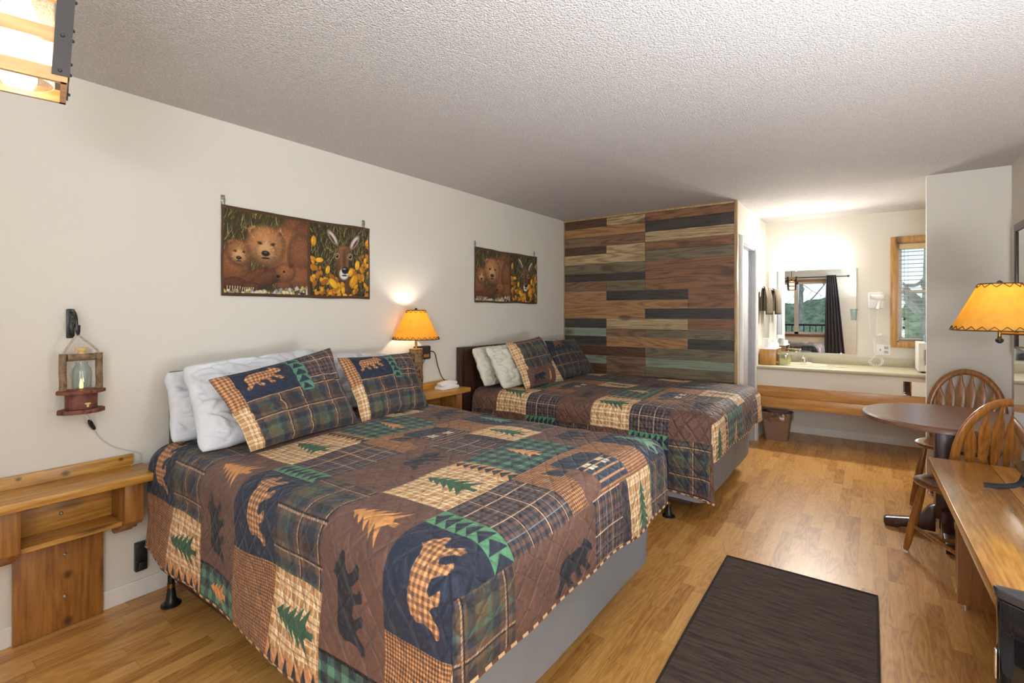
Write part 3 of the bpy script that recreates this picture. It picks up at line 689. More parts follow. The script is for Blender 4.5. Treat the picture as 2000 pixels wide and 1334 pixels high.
# pillows
def pillow(name, BL, BR, TL, TR, th, mat, label, cat, seed=0, group=None, flange=0, uv=None, wr=1.0, n=64, pw=.5, tuck=.05, rnd_c=0.0):
    BL, BR, TL, TR = map(Vector, (BL, BR, TL, TR))
    nrm = (BR - BL).cross(TL - BL).normalized()   # faces +x side
    if nrm.x < 0: nrm = -nrm
    def side(sg):
        def fn(u, v):
            p = BL.lerp(BR, u).lerp(TL.lerp(TR, u), v)
            cu, cvv = abs(2 * u - 1), abs(2 * v - 1)
            # edges drawn in between the corners
            dc = (BL + BR + TL + TR) / 4
            pin = 1 - tuck * (max(cu, cvv) ** 4) * (1 - min(cu, cvv) ** 2) - rnd_c * (cu * cvv) ** 5
            p = dc + (p - dc) * pin
            e = max(0, 1 - cu ** 2.6) * max(0, 1 - cvv ** 2.6)
            if flange:
                f = flange; cu2, cv2 = min(1, cu / (1 - f)), min(1, cvv / (1 - f)); e = max(0, 1 - cu2 ** 2.6) * max(0, 1 - cv2 ** 2.6)
            t = th / 2 * (e ** pw) + .004
            w = wr * (noise.noise(Vector((u * 5 + seed, v * 3, seed))) * .016 + noise.noise(Vector((u * 22 + v * 6, v * 7 + seed, seed + 9))) * .006 - (1 - min(1, abs(noise.noise(Vector((u * 4 + v * 5, v * 2 - u * 3, seed + 4)))) * 7)) * .012 - (1 - min(1, abs(noise.noise(Vector((u * 3 - v * 4, v * 5 + u * 2, seed + 14)))) * 8)) * .010) * min(1, e * 3)
            edge = wr * noise.noise(Vector((u * 5, v * 5, seed + 20))) * .012 * (1 - min(1, e * 2))
            return p + nrm * sg * (t + w) + nrm * edge
        return fn
    uvf = uv if uv else (lambda u, v: (u, v))
    m1 = grid_mesh(side(1), n, n, uvf); m2 = grid_mesh(side(-1), n, n, uvf)
    bm = bmesh.new(); bm.from_mesh(m1); k = len(bm.faces); bm.from_mesh(m2)
    bm.faces.ensure_lookup_table()
    for f in bm.faces[k:]: f.normal_flip()
    # join rims
    bv = bm.verts; bv.ensure_lookup_table(); nn = n + 1; off = nn * nn
    rim = [i for i in range(n)] + [n + nn * j for j in range(n)] + [off - 1 - i for i in range(n)] + [nn * (n - j) for j in range(n)]
    uvl = bm.loops.layers.uv.active
    for i in range(len(rim)):
        a, b_ = rim[i], rim[(i + 1) % len(rim)]
        f = bm.faces.new((bv[a], bv[a + off], bv[b_ + off], bv[b_]))
        for l in f.loops:
            q = l.vert.index % off; l[uvl].uv = uvf((q % nn) / n, (q // nn) / n)
    bmesh.ops.recalc_face_normals(bm, faces=bm.faces[:])
    bm.to_mesh(m1); bm.free(); bpy.data.meshes.remove(m2)
    o = link(name, m1, mat, None, 0)
    for p in m1.polygons: p.use_smooth = True
    return tag(o, label, cat, group)
# sham fabrics
def sham_canvas(kind):
    cv = Canvas(0, .68, 0, .48, .0012)
    cv.rect(0, 1, 0, 1, tartan)
    if kind == 0:   # near bed shams
        cv.rect(0, .07, .25, .5, ging_bear); cv.rect(0, .07, 0, .25, tanplaid)
        cv.rect(.07, .36, .28, .5, navy)
        cv.poly([(.12 + (v + 0), .345 - u) for u, v in bear_pts(0, 0, .19)], ging_bear)
        cv.rect(.36, .435, .25, .5, C(84, 136, 112))
        for k in range(5): cv.poly([(.365, .26 + k * .046), (.43, .26 + k * .046), (.397, .302 + k * .046)], C(34, 44, 60))
        cv.rect(.435, .68, .31, .5, gridplaid)
    else:
        cv.rect(0, .10, 0, .5, tanplaid); cv.rect(0.06, .55, 0, .17, brown); cv.rect(.52, .68, 0, .2, tanplaid); cv.rect(.64, .68, 0, .5, tanplaid)
        cv.poly([(.42 - .5 * (v - .13) * .9, .02 + .13 - u) for u, v in tree_pts(0, .13, .12, .05, 4)], ORG)
        cv.poly([(.14 + v * 1.2, .03 - u) for u, v in bear_pts(0, 0, .17)], BLK)
    cv.a *= (.92 + smooth_noise(cv.h, cv.w, 4, 6) * .12)[..., None]
    return cv
shm = []
for k in (0, 1):
    cvs = sham_canvas(k); shm.append(cloth_mat('sham_cloth_%s' % ('bear' if k == 0 else 'tartan'), make_image('sham_pattern_%s' % ('bear' if k == 0 else 'tartan'), cvs.a), make_image('sham_stitching_%s' % ('bear' if k == 0 else 'tartan'), quilt_height(cvs, .05)[::2, ::2], True), .72, .8, .007))
cvs = Canvas(0, .68, 0, .48, .0014); cvs.rect(0, 1, 0, 1, tartan); cvs.rect(0, .4, .33, .5, navy); cvs.a *= .8
cvs.poly([(.08 + v, .37 - u) for u, v in bear_pts(0, 0, .18)], ging_dk)
M_sham3 = cloth_mat('sham_cloth_dark', make_image('sham_pattern_dark', cvs.a), make_image('sham_stitching_dark', quilt_height(cvs, .05)[::2, ::2], True), .72, .8, .007)

# near bed
pillow('pillow', (.30, .925, .775), (.28, 1.66, .775), (.13, .955, 1.10), (.12, 1.68, 1.13), .14, M_white_cloth, 'white pillow against the near headboard, hindmost at the left end of the near bed', 'pillow', 1, tuck=.06, wr=1.7, rnd_c=.07)
pillow('pillow', (.56, .945, .765), (.44, 1.70, .775), (.245, .985, 1.135), (.215, 1.72, 1.175), .145, M_white_cloth, 'white pillow in front of another white one, directly behind the left patchwork sham', 'pillow', 5, tuck=.06, wr=1.7, rnd_c=.07)
pillow('pillow', (.27, 1.72, .775), (.25, 2.38, .775), (.12, 1.70, 1.15), (.11, 2.36, 1.10), .13, M_white_cloth, 'white pillow against the near headboard at the end beside the table lamp', 'pillow', 9, tuck=.06, wr=1.7, rnd_c=.07)
pillow('pillow_sham', (.70, 1.10, .775), (.60, 1.74, .775), (.52, 1.005, 1.085), (.44, 1.665, 1.185), .12, shm[0], 'left patchwork sham on the near bed with gingham bear, tilted against white pillows', 'sham', 3, flange=.04, wr=.7, tuck=.05)
pillow('pillow_sham', (.60, 1.765, .775), (.565, 2.31, .775), (.40, 1.745, 1.12), (.36, 2.345, 1.115), .12, shm[0], 'right patchwork sham on the near bed, in front of the log table lamp', 'sham', 7, flange=.04, wr=.7, tuck=.05)
# far bed
pillow('pillow', (.27, 3.24, .755), (.25, 3.95, .755), (.14, 3.225, 1.085), (.13, 3.95, 1.10), .125, M_cream_cloth, 'cream pillow leaning on the far headboard, nearest the nightstand with the telephone', 'pillow', 11, tuck=.06, wr=1.7, rnd_c=.07)
pillow('pillow', (.45, 3.27, .745), (.42, 4.0, .745), (.29, 3.21, 1.10), (.27, 4.0, 1.12), .13, M_cream_cloth, 'cream pillow directly behind the tan bordered sham on the far bed', 'pillow', 13, tuck=.06, wr=1.7, rnd_c=.07)
pillow('pillow', (.30, 4.06, .755), (.28, 4.76, .755), (.15, 4.02, 1.12), (.14, 4.72, 1.09), .15, M_white_cloth, 'white pillow at the plank wall end of the far headboard, mostly hidden by shams', 'pillow', 17, tuck=.06, wr=1.7, rnd_c=.07)
pillow('pillow_sham', (.57, 3.43, .75), (.58, 4.03, .75), (.40, 3.38, 1.125), (.40, 3.93, 1.165), .115, shm[1], 'brown tartan sham with tan borders and small tree on the far bed', 'sham', 19, flange=.04, wr=.7)
pillow('pillow_sham', (.52, 4.10, .75), (.53, 4.77, .75), (.34, 4.08, 1.11), (.32, 4.70, 1.11), .13, M_sham3, 'dark tartan sham in the corner of the far bed by the plank wall', 'sham', 23, flange=.04, wr=.7)

# ------------------------------------------------------------------ wall mounted nightstands
KN1 = (((.034, .635, .232), .011), ((.034, .635, .028), .013)); KN2 = (((.022, .63, .675), .009), ((.022, .48, .69), .006), ((.022, .83, .69), .006))
def nightstand(y0, y1, zt, label, kick):
    t = thing('nightstand', label, 'nightstand', (0, (y0 + y1) / 2, 0 if kick else zt - .35))
    X = .25; L = y1 - y0; ym = (y0 + y1) / 2
    m = MB(); m.box(.024, X, y0, y1, zt - .036, zt, .004); m.build('top', M_pine, t)
    m = MB(); m.box(.003, .022, y0 + .0, y1 - .035, zt - .10, zt + .05, .003); m.build('back_rail', wood('knotty_pine_rail', s8(206, 154, 74), s8(158, 106, 42), 'Y', spots=KN2), t)
    m = MB(); m.box(.003, .022, y0 + .06, y1 - .07, zt - .26, zt - .101, .002); m.build('back_panel', M_pine, t)
    for y in (y0 + .052, y1 - .122):
        prof = [(.023, -.037), (.20, -.037), (.20, -.215), (.18, -.235), (.155, -.24), (.13, -.255), (.115, -.27), (.075, -.275), (.06, -.295), (.023, -.295)]
        b = MB(); Mx = Matrix(((1, 0, 0, 0), (0, 0, 1, y), (0, 1, 0, zt), (0, 0, 0, 1)))
        b.prism(prof, .070, Mx, bevel=.002); b.build('side_bracket', M_pineZ, t)
    m = MB(); m.box(.023, .165, y0 + .1225, y1 - .1225, zt - .232, zt - .212, .002); m.build('shelf', M_pine, t)
    m = MB(); m.box(.023, .042, y0 + .1225, y1 - .1225, zt - .27, zt - .233, .002); m.build('rear_batten', M_pineX, t)
    sc_ = [(ym - .01, zt - .15)]
    if kick:
        m = MB(); m.box(.016, .034, ym - .165, ym + .135, .004, zt - .271, .002); m.build('backboard', wood('knotty_pine_upright', s8(172, 118, 58), s8(124, 78, 32), 'Z', spots=KN1), t)
        sc_ += [(ym, zt - .33), (ym, .14)]
    for y, z in sc_:
        s = MB(); x = .022 if z > zt - .2 else .034; s.lathe([(0, .006), (.004, .005), (.007, .002), (.007, 0), (0, 0)], (x, y, z), 12, axis=(1, 0, 0)); s.build('screw', M_screw, t)
    return t
nightstand(.335, .915, .655, 'honey pine wall shelf nightstand below the hanging lantern with tall backboard to the floor', True)
nightstand(2.50, 3.10, .775, 'honey pine wall shelf nightstand between the two beds holding the log lamp', False)

# ------------------------------------------------------------------ table lamp
def shade_mat(name, c):
    m, nt, b = newmat(name); nt.nodes.remove(b); out = nt.nodes['Material Output']
    d_ = N(nt, 'ShaderNodeBsdfDiffuse'); t_ = N(nt, 'ShaderNodeBsdfTranslucent'); tc = N(nt, 'ShaderNodeTexCoord'); n_ = N(nt, 'ShaderNodeTexNoise'); n_.inputs['Scale'].default_value = 30; n_.inputs['Detail'].default_value = 5
    nt.links.new(tc.outputs['Object'], n_.inputs['Vector']); r = ramp(nt, [(.3, tuple(x * .85 for x in c)), (.7, c)]); nt.links.new(n_.outputs['Fac'], r.inputs[0])
    nt.links.new(r.outputs[0], d_.inputs[0]); nt.links.new(r.outputs[0], t_.inputs[0]); mx = N(nt, 'ShaderNodeMixShader'); mx.inputs[0].default_value = .6
    nt.links.new(d_.outputs[0], mx.inputs[1]); nt.links.new(t_.outputs[0], mx.inputs[2]); nt.links.new(mx.outputs[0], out.inputs[0]); return m
M_shade = shade_mat('amber_parchment', (.94, .63, .14))
M_bark = plain('log_bark', s8(120, 96, 66), .9, var=.85, scale=48, bscale=50, bstr=1.0)
M_cut = plain('cut_wood', s8(214, 180, 122), .7, var=.15)
M_bulb = emit('lit_bulb', (1, .86, .62), 6)
M_lace = plain('leather_lacing', s8(74, 46, 26), .7)
def lampshade(m, lace, cx, cy, z0, z1, r0, r1):
    n = 64
    m.lathe([(r0, z0), (r1, z1), (r1 - .0025, z1), (r0 - .0025, z0), (r0, z0)], (cx, cy, 0), n)
    for z, r, dr in ((z0, r0, (r1 - r0) / (z1 - z0)), (z1, r1, (r1 - r0) / (z1 - z0))):
        lace.tube([(cx + r * math.cos(2 * math.pi * i / 48), cy + r * math.sin(2 * math.pi * i / 48), z) for i in range(48)], .003, 6, closed=True)
        s = 1 if z == z0 else -1; k = max(12, int(r * 150))
        pts = []
        for i in range(k * 2):
            zz = z + s * (.018 if i % 2 else .0); rr = r + dr * (zz - z) + .002; a = 2 * math.pi * i / (2 * k)
            pts.append((cx + rr * math.cos(a), cy + rr * math.sin(a), zz))
        lace.tube(pts, .0022, 5, closed=True)
LX, LY, LZ = .135, 2.605, .775
t = thing('table_lamp', 'bark covered log table lamp with amber shade on the nightstand between the beds', 'lamp', (LX, LY, LZ))
b = bmesh.new(); nseg, nh = 40, 30
rings = []
for j in range(nh + 1):
    z = LZ + .002 + .335 * j / nh
    rings.append([b.verts.new((LX + (.050 + .005 * noise.noise(Vector((math.cos(a) * 3, math.sin(a) * 3, z * 14))) + .003 * noise.noise(Vector((math.cos(a) * 9, math.sin(a) * 9, z * 30)))) * math.cos(a), LY + (.050 + .005 * noise.noise(Vector((math.cos(a) * 3, math.sin(a) * 3, z * 14)))) * math.sin(a), z)) for a in [2 * math.pi * i / nseg for i in range(nseg)]])
for a, c in zip(rings, rings[1:]):
    for i in range(nseg): b.faces.new((a[i], a[(i + 1) % nseg], c[(i + 1) % nseg], c[i]))
fs = [b.faces.new(rings[0][::-1]), b.faces.new(rings[-1])]
m = MB(); m.add(b); m.build('log_base', M_bark, t, 50)
m = MB(); m.lathe([(0, .338), (.047, .338), (.047, .336), (0, .336)], (LX, LY, LZ)); m.build('log_top', M_cut, t)
m = MB(); m.rod((LX, LY, LZ + .338), (LX, LY, LZ + .43), .009); m.rod((LX, LY, LZ + .40), (LX, LY, LZ + .45), .017); m.build('stem', M_brass, t)
m, l = MB(), MB(); lampshade(m, l, LX, LY, 1.185, 1.400, .172, .068); sh = m.build('lamp_shade', M_shade, t); l.build('lacing', M_lace, sh)
m = MB(); 
for a in (0, 2.09, 4.19): m.rod((LX, LY, 1.395), (LX + .066 * math.cos(a), LY + .066 * math.sin(a), 1.395), .0015)
m.lathe([(0, 1.39), (.006, 1.39), (.011, 1.403), (.009, 1.414), (0, 1.419)], (LX, LY, 0), 16); m.rod((LX, LY, 1.36), (LX, LY, 1.40), .003); m.build('finial', M_black, t)
m = MB(); m.lathe([(0, 1.225), (.012, 1.225), (.014, 1.24), (.03, 1.27), (.03, 1.29), (.018, 1.31), (0, 1.318)], (LX, LY, 0), 20); m.build('bulb', M_bulb, t)
light('table_lamp_light', 'POINT', (LX, LY, 1.35), 4.5, (1, .88, .72), .02)

# telephone
t = thing('telephone', 'small white desk telephone on the nightstand between the beds', 'telephone', (.15, 2.93, .775))
def slab(yc, z0, z1, w, bulge, x0, x1, M=None):
    m = MB(); pts = [(-w / 2, z0), (w / 2, z0)] + [(w / 2 - w * i / 10, z1 + bulge * math.sin(math.pi * i / 10)) for i in range(11)]
    Mx = Matrix(((0, 0, 1, x0), (1, 0, 0, yc), (0, 1, 0, 0), (0, 0, 0, 1))); m.prism(pts, x1 - x0, Mx, bevel=.004); return m
slab(2.93, .776, .80, .19, .008, .10, .19).build('base', M_plastic, t); slab(2.925, .806, .828, .18, .012, .125, .18).build('handset', M_plastic, t)
# black adapter on the wall with cords
t = thing('power_adapter', 'black power adapter plugged into the wall beside the log lamp', 'adapter', (.001, 2.83, 1.07))
m = MB(); m.box(.001, .055, 2.70, 2.84, 1.015, 1.12, .008); m.build('housing', M_blackpl, t)
m = MB(); m.box(.0555, .057, 2.76, 2.82, 1.03, 1.055, .0005); m.build('orange_label', plain('label_orange', s8(150, 96, 50), .5), t)
TELCORD = (MB().tube([(.03, 2.84, 1.075), (.04, 2.90, 1.07), (.03, 2.93, .98), (.03, 2.97, .88), (.05, 2.985, .835), (.13, 3.0, .79), (.14, 3.026, .79)], .004, 8, smooth=3).build('cord', M_blackpl, t))
LCORD = (MB().tube([(.03, 2.80, 1.012), (.03, 2.74, .94), (.03, 2.66, .89), (.045, 2.655, .80), (.06, 2.665, .78)], .003, 8, smooth=3).build('lamp_cord', M_cord, t))

# ------------------------------------------------------------------ wildlife tapestries
def tapestry_canvas():
    cv = Canvas(0, 1.0, 0, .5, .001); rnd = random.Random(11)
    cv.rect(0, 1, 0, 1, C(58, 50, 26))
    def grass(u0, u1, v0, v1, n, cols):
        for _ in range(n):
            u, v = rnd.uniform(u0, u1), rnd.uniform(v0, v1); a = rnd.gauss(1.5, .5); L = rnd.uniform(.02, .09)
            cv.line((u, v), (u + L * math.cos(a), v + L * math.sin(a)), rnd.uniform(.001, .003), C(*rnd.choice(cols)), .85)
    G = [(92, 84, 40), (128, 116, 58), (70, 62, 30), (160, 146, 80), (44, 38, 20), (180, 170, 104)]
    grass(0, .53, .05, .49, 900, G)
    def fur(cu, cv_, a, b, base, ang=0, n=None, light=(0, 1)):
        base = np.array(base, float) / 255
        cv.ell(cu, cv_, a * 1.05, b * 1.05, base * .45, ang, .12)
        cv.ell(cu, cv_, a, b, base * .8, ang, .2)
        cv.ell(cu - a * .12, cv_ + b * .22, a * .72, b * .66, base * 1.12, ang, .5, .8)
        n = n or int(26000 * a * b) + 60
        for _ in range(n):
            th, r = rnd.uniform(0, 6.283), math.sqrt(rnd.random()) * .97
            x, y = a * r * math.cos(th), b * r * math.sin(th); X = cu + x * math.cos(ang) - y * math.sin(ang); Y = cv_ + x * math.sin(ang) + y * math.cos(ang)
            k = (.62 + .5 * (y / b * .5 + .5)) * rnd.uniform(.5, 1.65); dr = math.atan2(Y - cv_, X - cu) + rnd.gauss(0, .5); L = rnd.uniform(.008, .02)
            cv.line((X, Y), (X + L * math.cos(dr), Y + L * math.sin(dr)), .0016, np.clip(base * k, 0, 1), .7)
    def bearhead(cu, cw, s, base=(176, 122, 76), tilt=0):
        for e in (-1, 1):
            fur(cu + e * s * .72, cw + s * .72, s * .27, s * .27, base); cv.ell(cu + e * s * .72, cw + s * .70, s * .14, s * .15, C(70, 44, 28))
        fur(cu, cw, s, s * 1.02, base); 
        fur(cu - s * .05, cw - s * .30, s * .55, s * .52, (196, 146, 98))
        cv.ell(cu - s * .05, cw - .05 * s, s * .16, s * .5, C(206, 160, 114), 0, .5, .7)
        for e in (-1, 1):
            cv.ell(cu + e * s * .36 - s * .03, cw + s * .12, s * .12, s * .075, C(60, 36, 24), e * .3, .5); cv.ell(cu + e * s * .36 - s * .03, cw + s * .12, s * .05, s * .045, C(14, 9, 8)); cv.ell(cu + e * s * .36 - s * .05, cw + s * .14, s * .012, s * .012, C(200, 190, 180))
        cv.ell(cu - s * .08, cw - s * .42, s * .22, s * .15, C(28, 20, 18)); cv.ell(cu - s * .08, cw - s * .37, s * .1, s * .04, C(110, 96, 90), 0, .4)
        cv.ell(cu - s * .08, cw - s * .68, s * .24, s * .05, C(48, 28, 20)); cv.line((cu - s * .08, cw - s * .45), (cu - s * .08, cw - s * .68), s * .025, C(40, 24, 18))
    fur(.44, .40, .10, .09, (118, 72, 44)); fur(.50, .38, .07, .09, (112, 68, 44)); fur(.38, .27, .14, .15, (150, 98, 58)); fur(.47, .26, .08, .13, (124, 78, 48))
    fur(.07, .16, .08, .11, (128, 80, 46)); bearhead(.10, .245, .068, (150, 100, 60))
    fur(.16, .10, .11, .035, (104, 62, 36), .6); fur(.07, .07, .06, .035, (88, 52, 30)); fur(.26, .11, .15, .04, (96, 58, 34), .5)
    bearhead(.255, .30, .108)
    fur(.16, .055, .05, .025, (92, 56, 34)); 
    fur(.47, .12, .10, .075, (128, 80, 50)); fur(.37, .15, .06, .055, (140, 90, 56), .2); cv.ell(.405, .195, .016, .016, C(84, 50, 32)); cv.ell(.36, .155, .008, .006, C(14, 10, 8)); cv.ell(.322, .125, .012, .009, C(30, 20, 18)); fur(.36, .07, .05, .022, (116, 72, 44))
    for k in range(6): cv.line((.03 + k * .014, .055), (.028 + k * .014, .022), .003, C(210, 196, 170)); cv.line((.115 + k * .012, .05), (.11 + k * .012, .022), .003, C(210, 196, 170))
    for _ in range(240):
        u = rnd.uniform(0, .53); v = rnd.uniform(.0, .035 + .04 * max(0, (u - .25) / .3)); cv.ell(u, v, rnd.uniform(.005, .014), rnd.uniform(.004, .01), C(*rnd.choice([(196, 176, 112), (152, 134, 86), (222, 206, 150), (140, 146, 158), (186, 190, 200), (84, 70, 44)])), rnd.random() * 3, .3)
    # deer panel
    cv.rect(.535, 1, 0, 1, C(48, 40, 20)); grass(.535, 1.0, .02, .49, 900, G)
    fur(.79, .08, .055, .14, (88, 60, 34)); fur(.77, .22, .045, .12, (96, 66, 38))
    for e, a in ((-1, 2.25), (1, .95)):
        cu, cw = .785 + e * .085, .385 + (.02 if e < 0 else 0); cv.ell(cu, cw, .07, .03, C(70, 46, 30), a, .15); cv.ell(cu, cw, .055, .021, C(206, 196, 186), a, .3); cv.ell(cu + e * .004, cw - .008, .038, .008, C(80, 54, 40), a, .4)
    fur(.785, .31, .050, .048, (128, 88, 50)); fur(.79, .24, .036, .085, (136, 92, 54)); cv.ell(.79, .26, .014, .06, C(62, 40, 26), 0, .6, .7)
    for e in (-1, 1): cv.ell(.785 + e * .05, .285, .017, .019, C(196, 178, 150), e * .3, .35); cv.ell(.785 + e * .05, .285, .012, .013, C(12, 10, 10), 0, .15); cv.ell(.782 + e * .05, .29, .003, .003, C(240, 240, 240))
    cv.ell(.785, .165, .036, .038, C(226, 222, 216), 0, .2); cv.ell(.795, .19, .026, .024, C(22, 22, 26), 0, .15); cv.ell(.79, .20, .012, .006, C(150, 156, 166), 0, .5); cv.ell(.79, .155, .020, .005, C(40, 36, 36), 0, .3)
    OC = [(216, 150, 30), (232, 172, 44), (186, 116, 26), (160, 92, 26), (202, 134, 34)]
    def leaf(u, v, L, a, c):
        base = C(*c); cv.ell(u, v, L, L * .55, base * .55, a, .08); cv.ell(u, v, L * .92, L * .5, base, a, .12)
        cv.ell(u - L * .2, v + L * .1, L * .4, L * .22, np.clip(base * 1.18, 0, 1), a, .6, .7)
        cv.line((u - L * math.cos(a), v - L * math.sin(a)), (u + L * math.cos(a), v + L * math.sin(a)), .0014, base * .45)
    for _ in range(95):
        u = rnd.uniform(.545, .995); top = .10 + .30 * abs(u - .775) / .22 * (1 if u > .775 else .55); v = rnd.uniform(0, max(.06, top))
        if abs(u - .785) < .05 and v > .10: continue
        leaf(u, v, rnd.uniform(.014, .032), rnd.uniform(.3, 2.8), rnd.choice(OC))
    for u, v, L, a in ((.86, .12, .05, 1.1), (.70, .10, .045, -.8), (.56, .37, .035, 1.5), (.60, .25, .03, .1), (.89, .23, .035, 1.4), (.66, .19, .03, 1.3), (.99, .40, .04, .8)): leaf(u, v, L, a, rnd.choice(OC[:2]))
    for a, b_ in (((0, 1), (0, .018)), ((0, 1), (.482, .5)), ((0, .012), (0, .5)), ((.988, 1), (0, .5)), ((.515, .535), (0, .5))): cv.rect(a[0], a[1], b_[0], b_[1], C(84, 56, 32))
    return cv
TC = tapestry_canvas(); T_IM = make_image('tapestry_print', TC.a); 
M_tap = cloth_mat('tapestry_cloth', T_IM, None, .85)
def tapestry(y0, y1, z0, z1, label, seed):
    t = thing('wall_tapestry', label, 'tapestry', (.002, (y0 + y1) / 2, z0), 'wildlife tapestries on the left wall')
    def fn(u, v):
        x = .012 + .005 * noise.noise(Vector((u * 5, v * 2, seed))) + .002 * math.sin(u * 30)
        return Vector((x, y0 + (y1 - y0) * u + .003 * noise.noise(Vector((u * 3, v * 4, seed + 2))), z0 + (z1 - z0) * v + .006 * noise.noise(Vector((u * 4, 0, seed))) - .006 * (1 - abs(2 * u - 1)) * v))
    me = grid_mesh(fn, 60, 24, lambda u, v: (u, v)); o = link('cloth', me, M_tap, t, 0)
    for p in me.polygons: p.use_smooth = True
    md = o.modifiers.new('thick', 'SOLIDIFY'); md.thickness = .004; md.offset = -1
    for y in (y0 + .012, y1 - .05):
        m = MB(); m.tube([(.004, y + .008, z1 + .052), (.004, y - .008, z1 + .052), (.004, y - .008, z1 + .012), (.012, y - .006, z1 - .012), (.012, y + .006, z1 - .012), (.004, y + .008, z1 + .012)], .0028, 6, closed=True)
        m.box(.002, .009, y - .011, y + .011, z1 + .016, z1 + .034, .002); m.rod((0.0, y, z1 + .045), (.012, y, z1 + .045), .004); m.build('hanging_clip', plain('dull_steel', (.42, .4, .36), .4, 1), t)
tapestry(1.283, 2.279, 1.477, 1.978, 'wildlife tapestry of bears and a deer above the near bed, larger in view', 2)
tapestry(3.43, 4.458, 1.475, 1.976, 'wildlife tapestry of bears and a deer above the far bed, closer to the plank wall', 6)

# ------------------------------------------------------------------ hanging log lantern
t = thing('wall_hook', 'black scrolled iron hook on the left wall holding up the lantern', 'hook', (0, .655, 1.34))
m = MB(); m.box(.001, .012, .635, .665, 1.27, 1.40, .005); m.build('mounting_plate', M_black, t)
m = MB()
m.tube([(.012, .65, 1.385), (.05, .65, 1.395), (.09, .65, 1.37), (.10, .65, 1.33), (.10, .65, 1.30), (.115, .65, 1.288), (.13, .65, 1.30), (.13, .65, 1.33)], .0055, 8, smooth=3)
m.tube([(.012, .65, 1.29), (.04, .65, 1.30), (.07, .65, 1.33), (.065, .65, 1.365), (.04, .65, 1.365), (.035, .65, 1.34), (.05, .65, 1.33)], .004, 8, smooth=3)
m.build('scroll_arm', M_black, t)
LC = (.088, .668)   # lantern centre x,y
t = thing('hanging_lantern', 'rustic log lantern with glass jar hanging by rope above the left nightstand', 'lantern', (LC[0], LC[1], .945))
cx, cy = LC; hw = .072
M_bark2 = plain('lantern_bark', s8(128, 106, 78), .85, var=.45, scale=45, bscale=45, bstr=1)
M_redwood = plain('lantern_red_bark', s8(112, 62, 46), .6, var=.4, scale=30, bscale=25, bstr=.8)
def logslice(z0, z1, rx, ry, jag=.004):
    pts = [(cx + (rx + jag * math.sin(i * 2.3)) * math.cos(2 * math.pi * i / 40), cy + (ry + jag * math.sin(i * 1.7)) * math.sin(2 * math.pi * i / 40)) for i in range(40)]
    return MB().prism(pts, z1 - z0, Matrix.Translation((0, 0, z0)), bevel=.002)
logslice(.945, .963, .058, .080).build('bottom_slice', M_redwood, t)
logslice(.964, 1.03, .040, .056, .001).build('drum', M_redwood, t)
logslice(1.031, 1.046, .060, .083).build('upper_slice', M_redwood, t)
for s in (-1, 1):
    y = cy + s * hw * .86; m = MB(); m.tube([(cx, y, 1.047), (cx + .001, y + .001, 1.08), (cx, y - .001, 1.13), (cx, y, 1.205)], lambda q: (.013, .014), 12, smooth=1); m.build('post', M_bark2, t)
m = MB(); m.tube([(cx, cy - hw * .66, 1.188), (cx, cy + hw * .66, 1.188)], (.018, .014), 12); m.build('crossbar', M_bark2, t)
m = MB(); m.rod((cx, cy, 1.203), (cx, cy, 1.218), .014, .011); m.rod((cx, cy, 1.218), (cx, cy, 1.231), .022, .024); m.build('knob', M_cut, t)
m = MB(); m.lathe([(0, 1.048), (.030, 1.048), (.036, 1.054), (.037, 1.12), (.034, 1.14), (.024, 1.155), (.023, 1.168), (.021, 1.168), (.022, 1.155), (.032, 1.139), (.035, 1.12), (.034, 1.056), (0, 1.05)], (cx, cy, 0), 40)
M_jar = thin_glass('jar_glass', (.90, .95, .95), .12); m.build('glass_jar', M_jar, t)
m = MB(); m.lathe([(0, 1.052), (.006, 1.052), (.007, 1.068), (.003, 1.085), (0, 1.092)], (cx, cy, 0), 12); m.build('flame_bulb', emit('orange_flame', (1, .33, .06), 9), t)
m = MB(); m.prism([(-.004, 0), (.004, 0), (.004, .012), (.011, .013), (.009, .019), (-.009, .019), (-.011, .013), (-.004, .012)], .004, Matrix(((0, 0, 1, cx + .040), (1, 0, 0, cy + .012), (0, 1, 0, .972), (0, 0, 0, 1)))); m.build('mushroom_ornament', M_cut, t)
m = MB(); hook_p = (.113, .65, 1.292)
for s in (-1, 1): m.tube([(cx, cy + s * hw * .86, 1.200), (cx + .004, cy + s * hw * .80, 1.215), Vector((cx, cy + s * hw * .86, 1.21)).lerp(Vector(hook_p), .5), (hook_p[0], hook_p[1] + s * .008, hook_p[2] - .012), hook_p], .0045, 8, smooth=2)
m.build('rope', plain('sisal_rope', s8(186, 176, 158), .9, var=.25, scale=120, bscale=150, bstr=.6), t)
t = thing('lantern_cord', 'thin pale cord with black inline switch hanging from the lantern to the shelf', 'cord', (.03, .72, .90))
m = MB(); m.tube([(cx, cy + .01, .944), (.07, .70, .92), (.03, .715, .885), (.012, .735, .84), (.008, .755, .80), (.008, .80, .755), (.008, .85, .728), (.012, .893, .710), (.03, .905, .69), (.03, .90, .665), (.05, .86, .6585)], .0022, 6, smooth=3); m.build('cable', plain('pale_cable', s8(200, 196, 184), .5), t)
m = MB(); m.tube([(.045, .706, .898), (.035, .712, .885), (.022, .722, .868), (.014, .733, .85)], lambda q: .004 + .006 * math.sin(math.pi * min(1, max(0, q * .8 + .1))), 10, smooth=1); m.build('inline_switch', M_blackpl, t)

# black outlet extender beside the near bed
t = thing('outlet_adapter', 'black outlet adapter low on the wall between the left nightstand and near bed', 'adapter', (.0, .91, .20))
m = MB(); m.box(.001, .03, .885, .935, .13, .268, .006); m.build('housing', M_blackpl, t)
m = MB(); m.box(.0305, .05, .895, .92, .145, .18, .004); m.build('plug', M_blackpl, t)

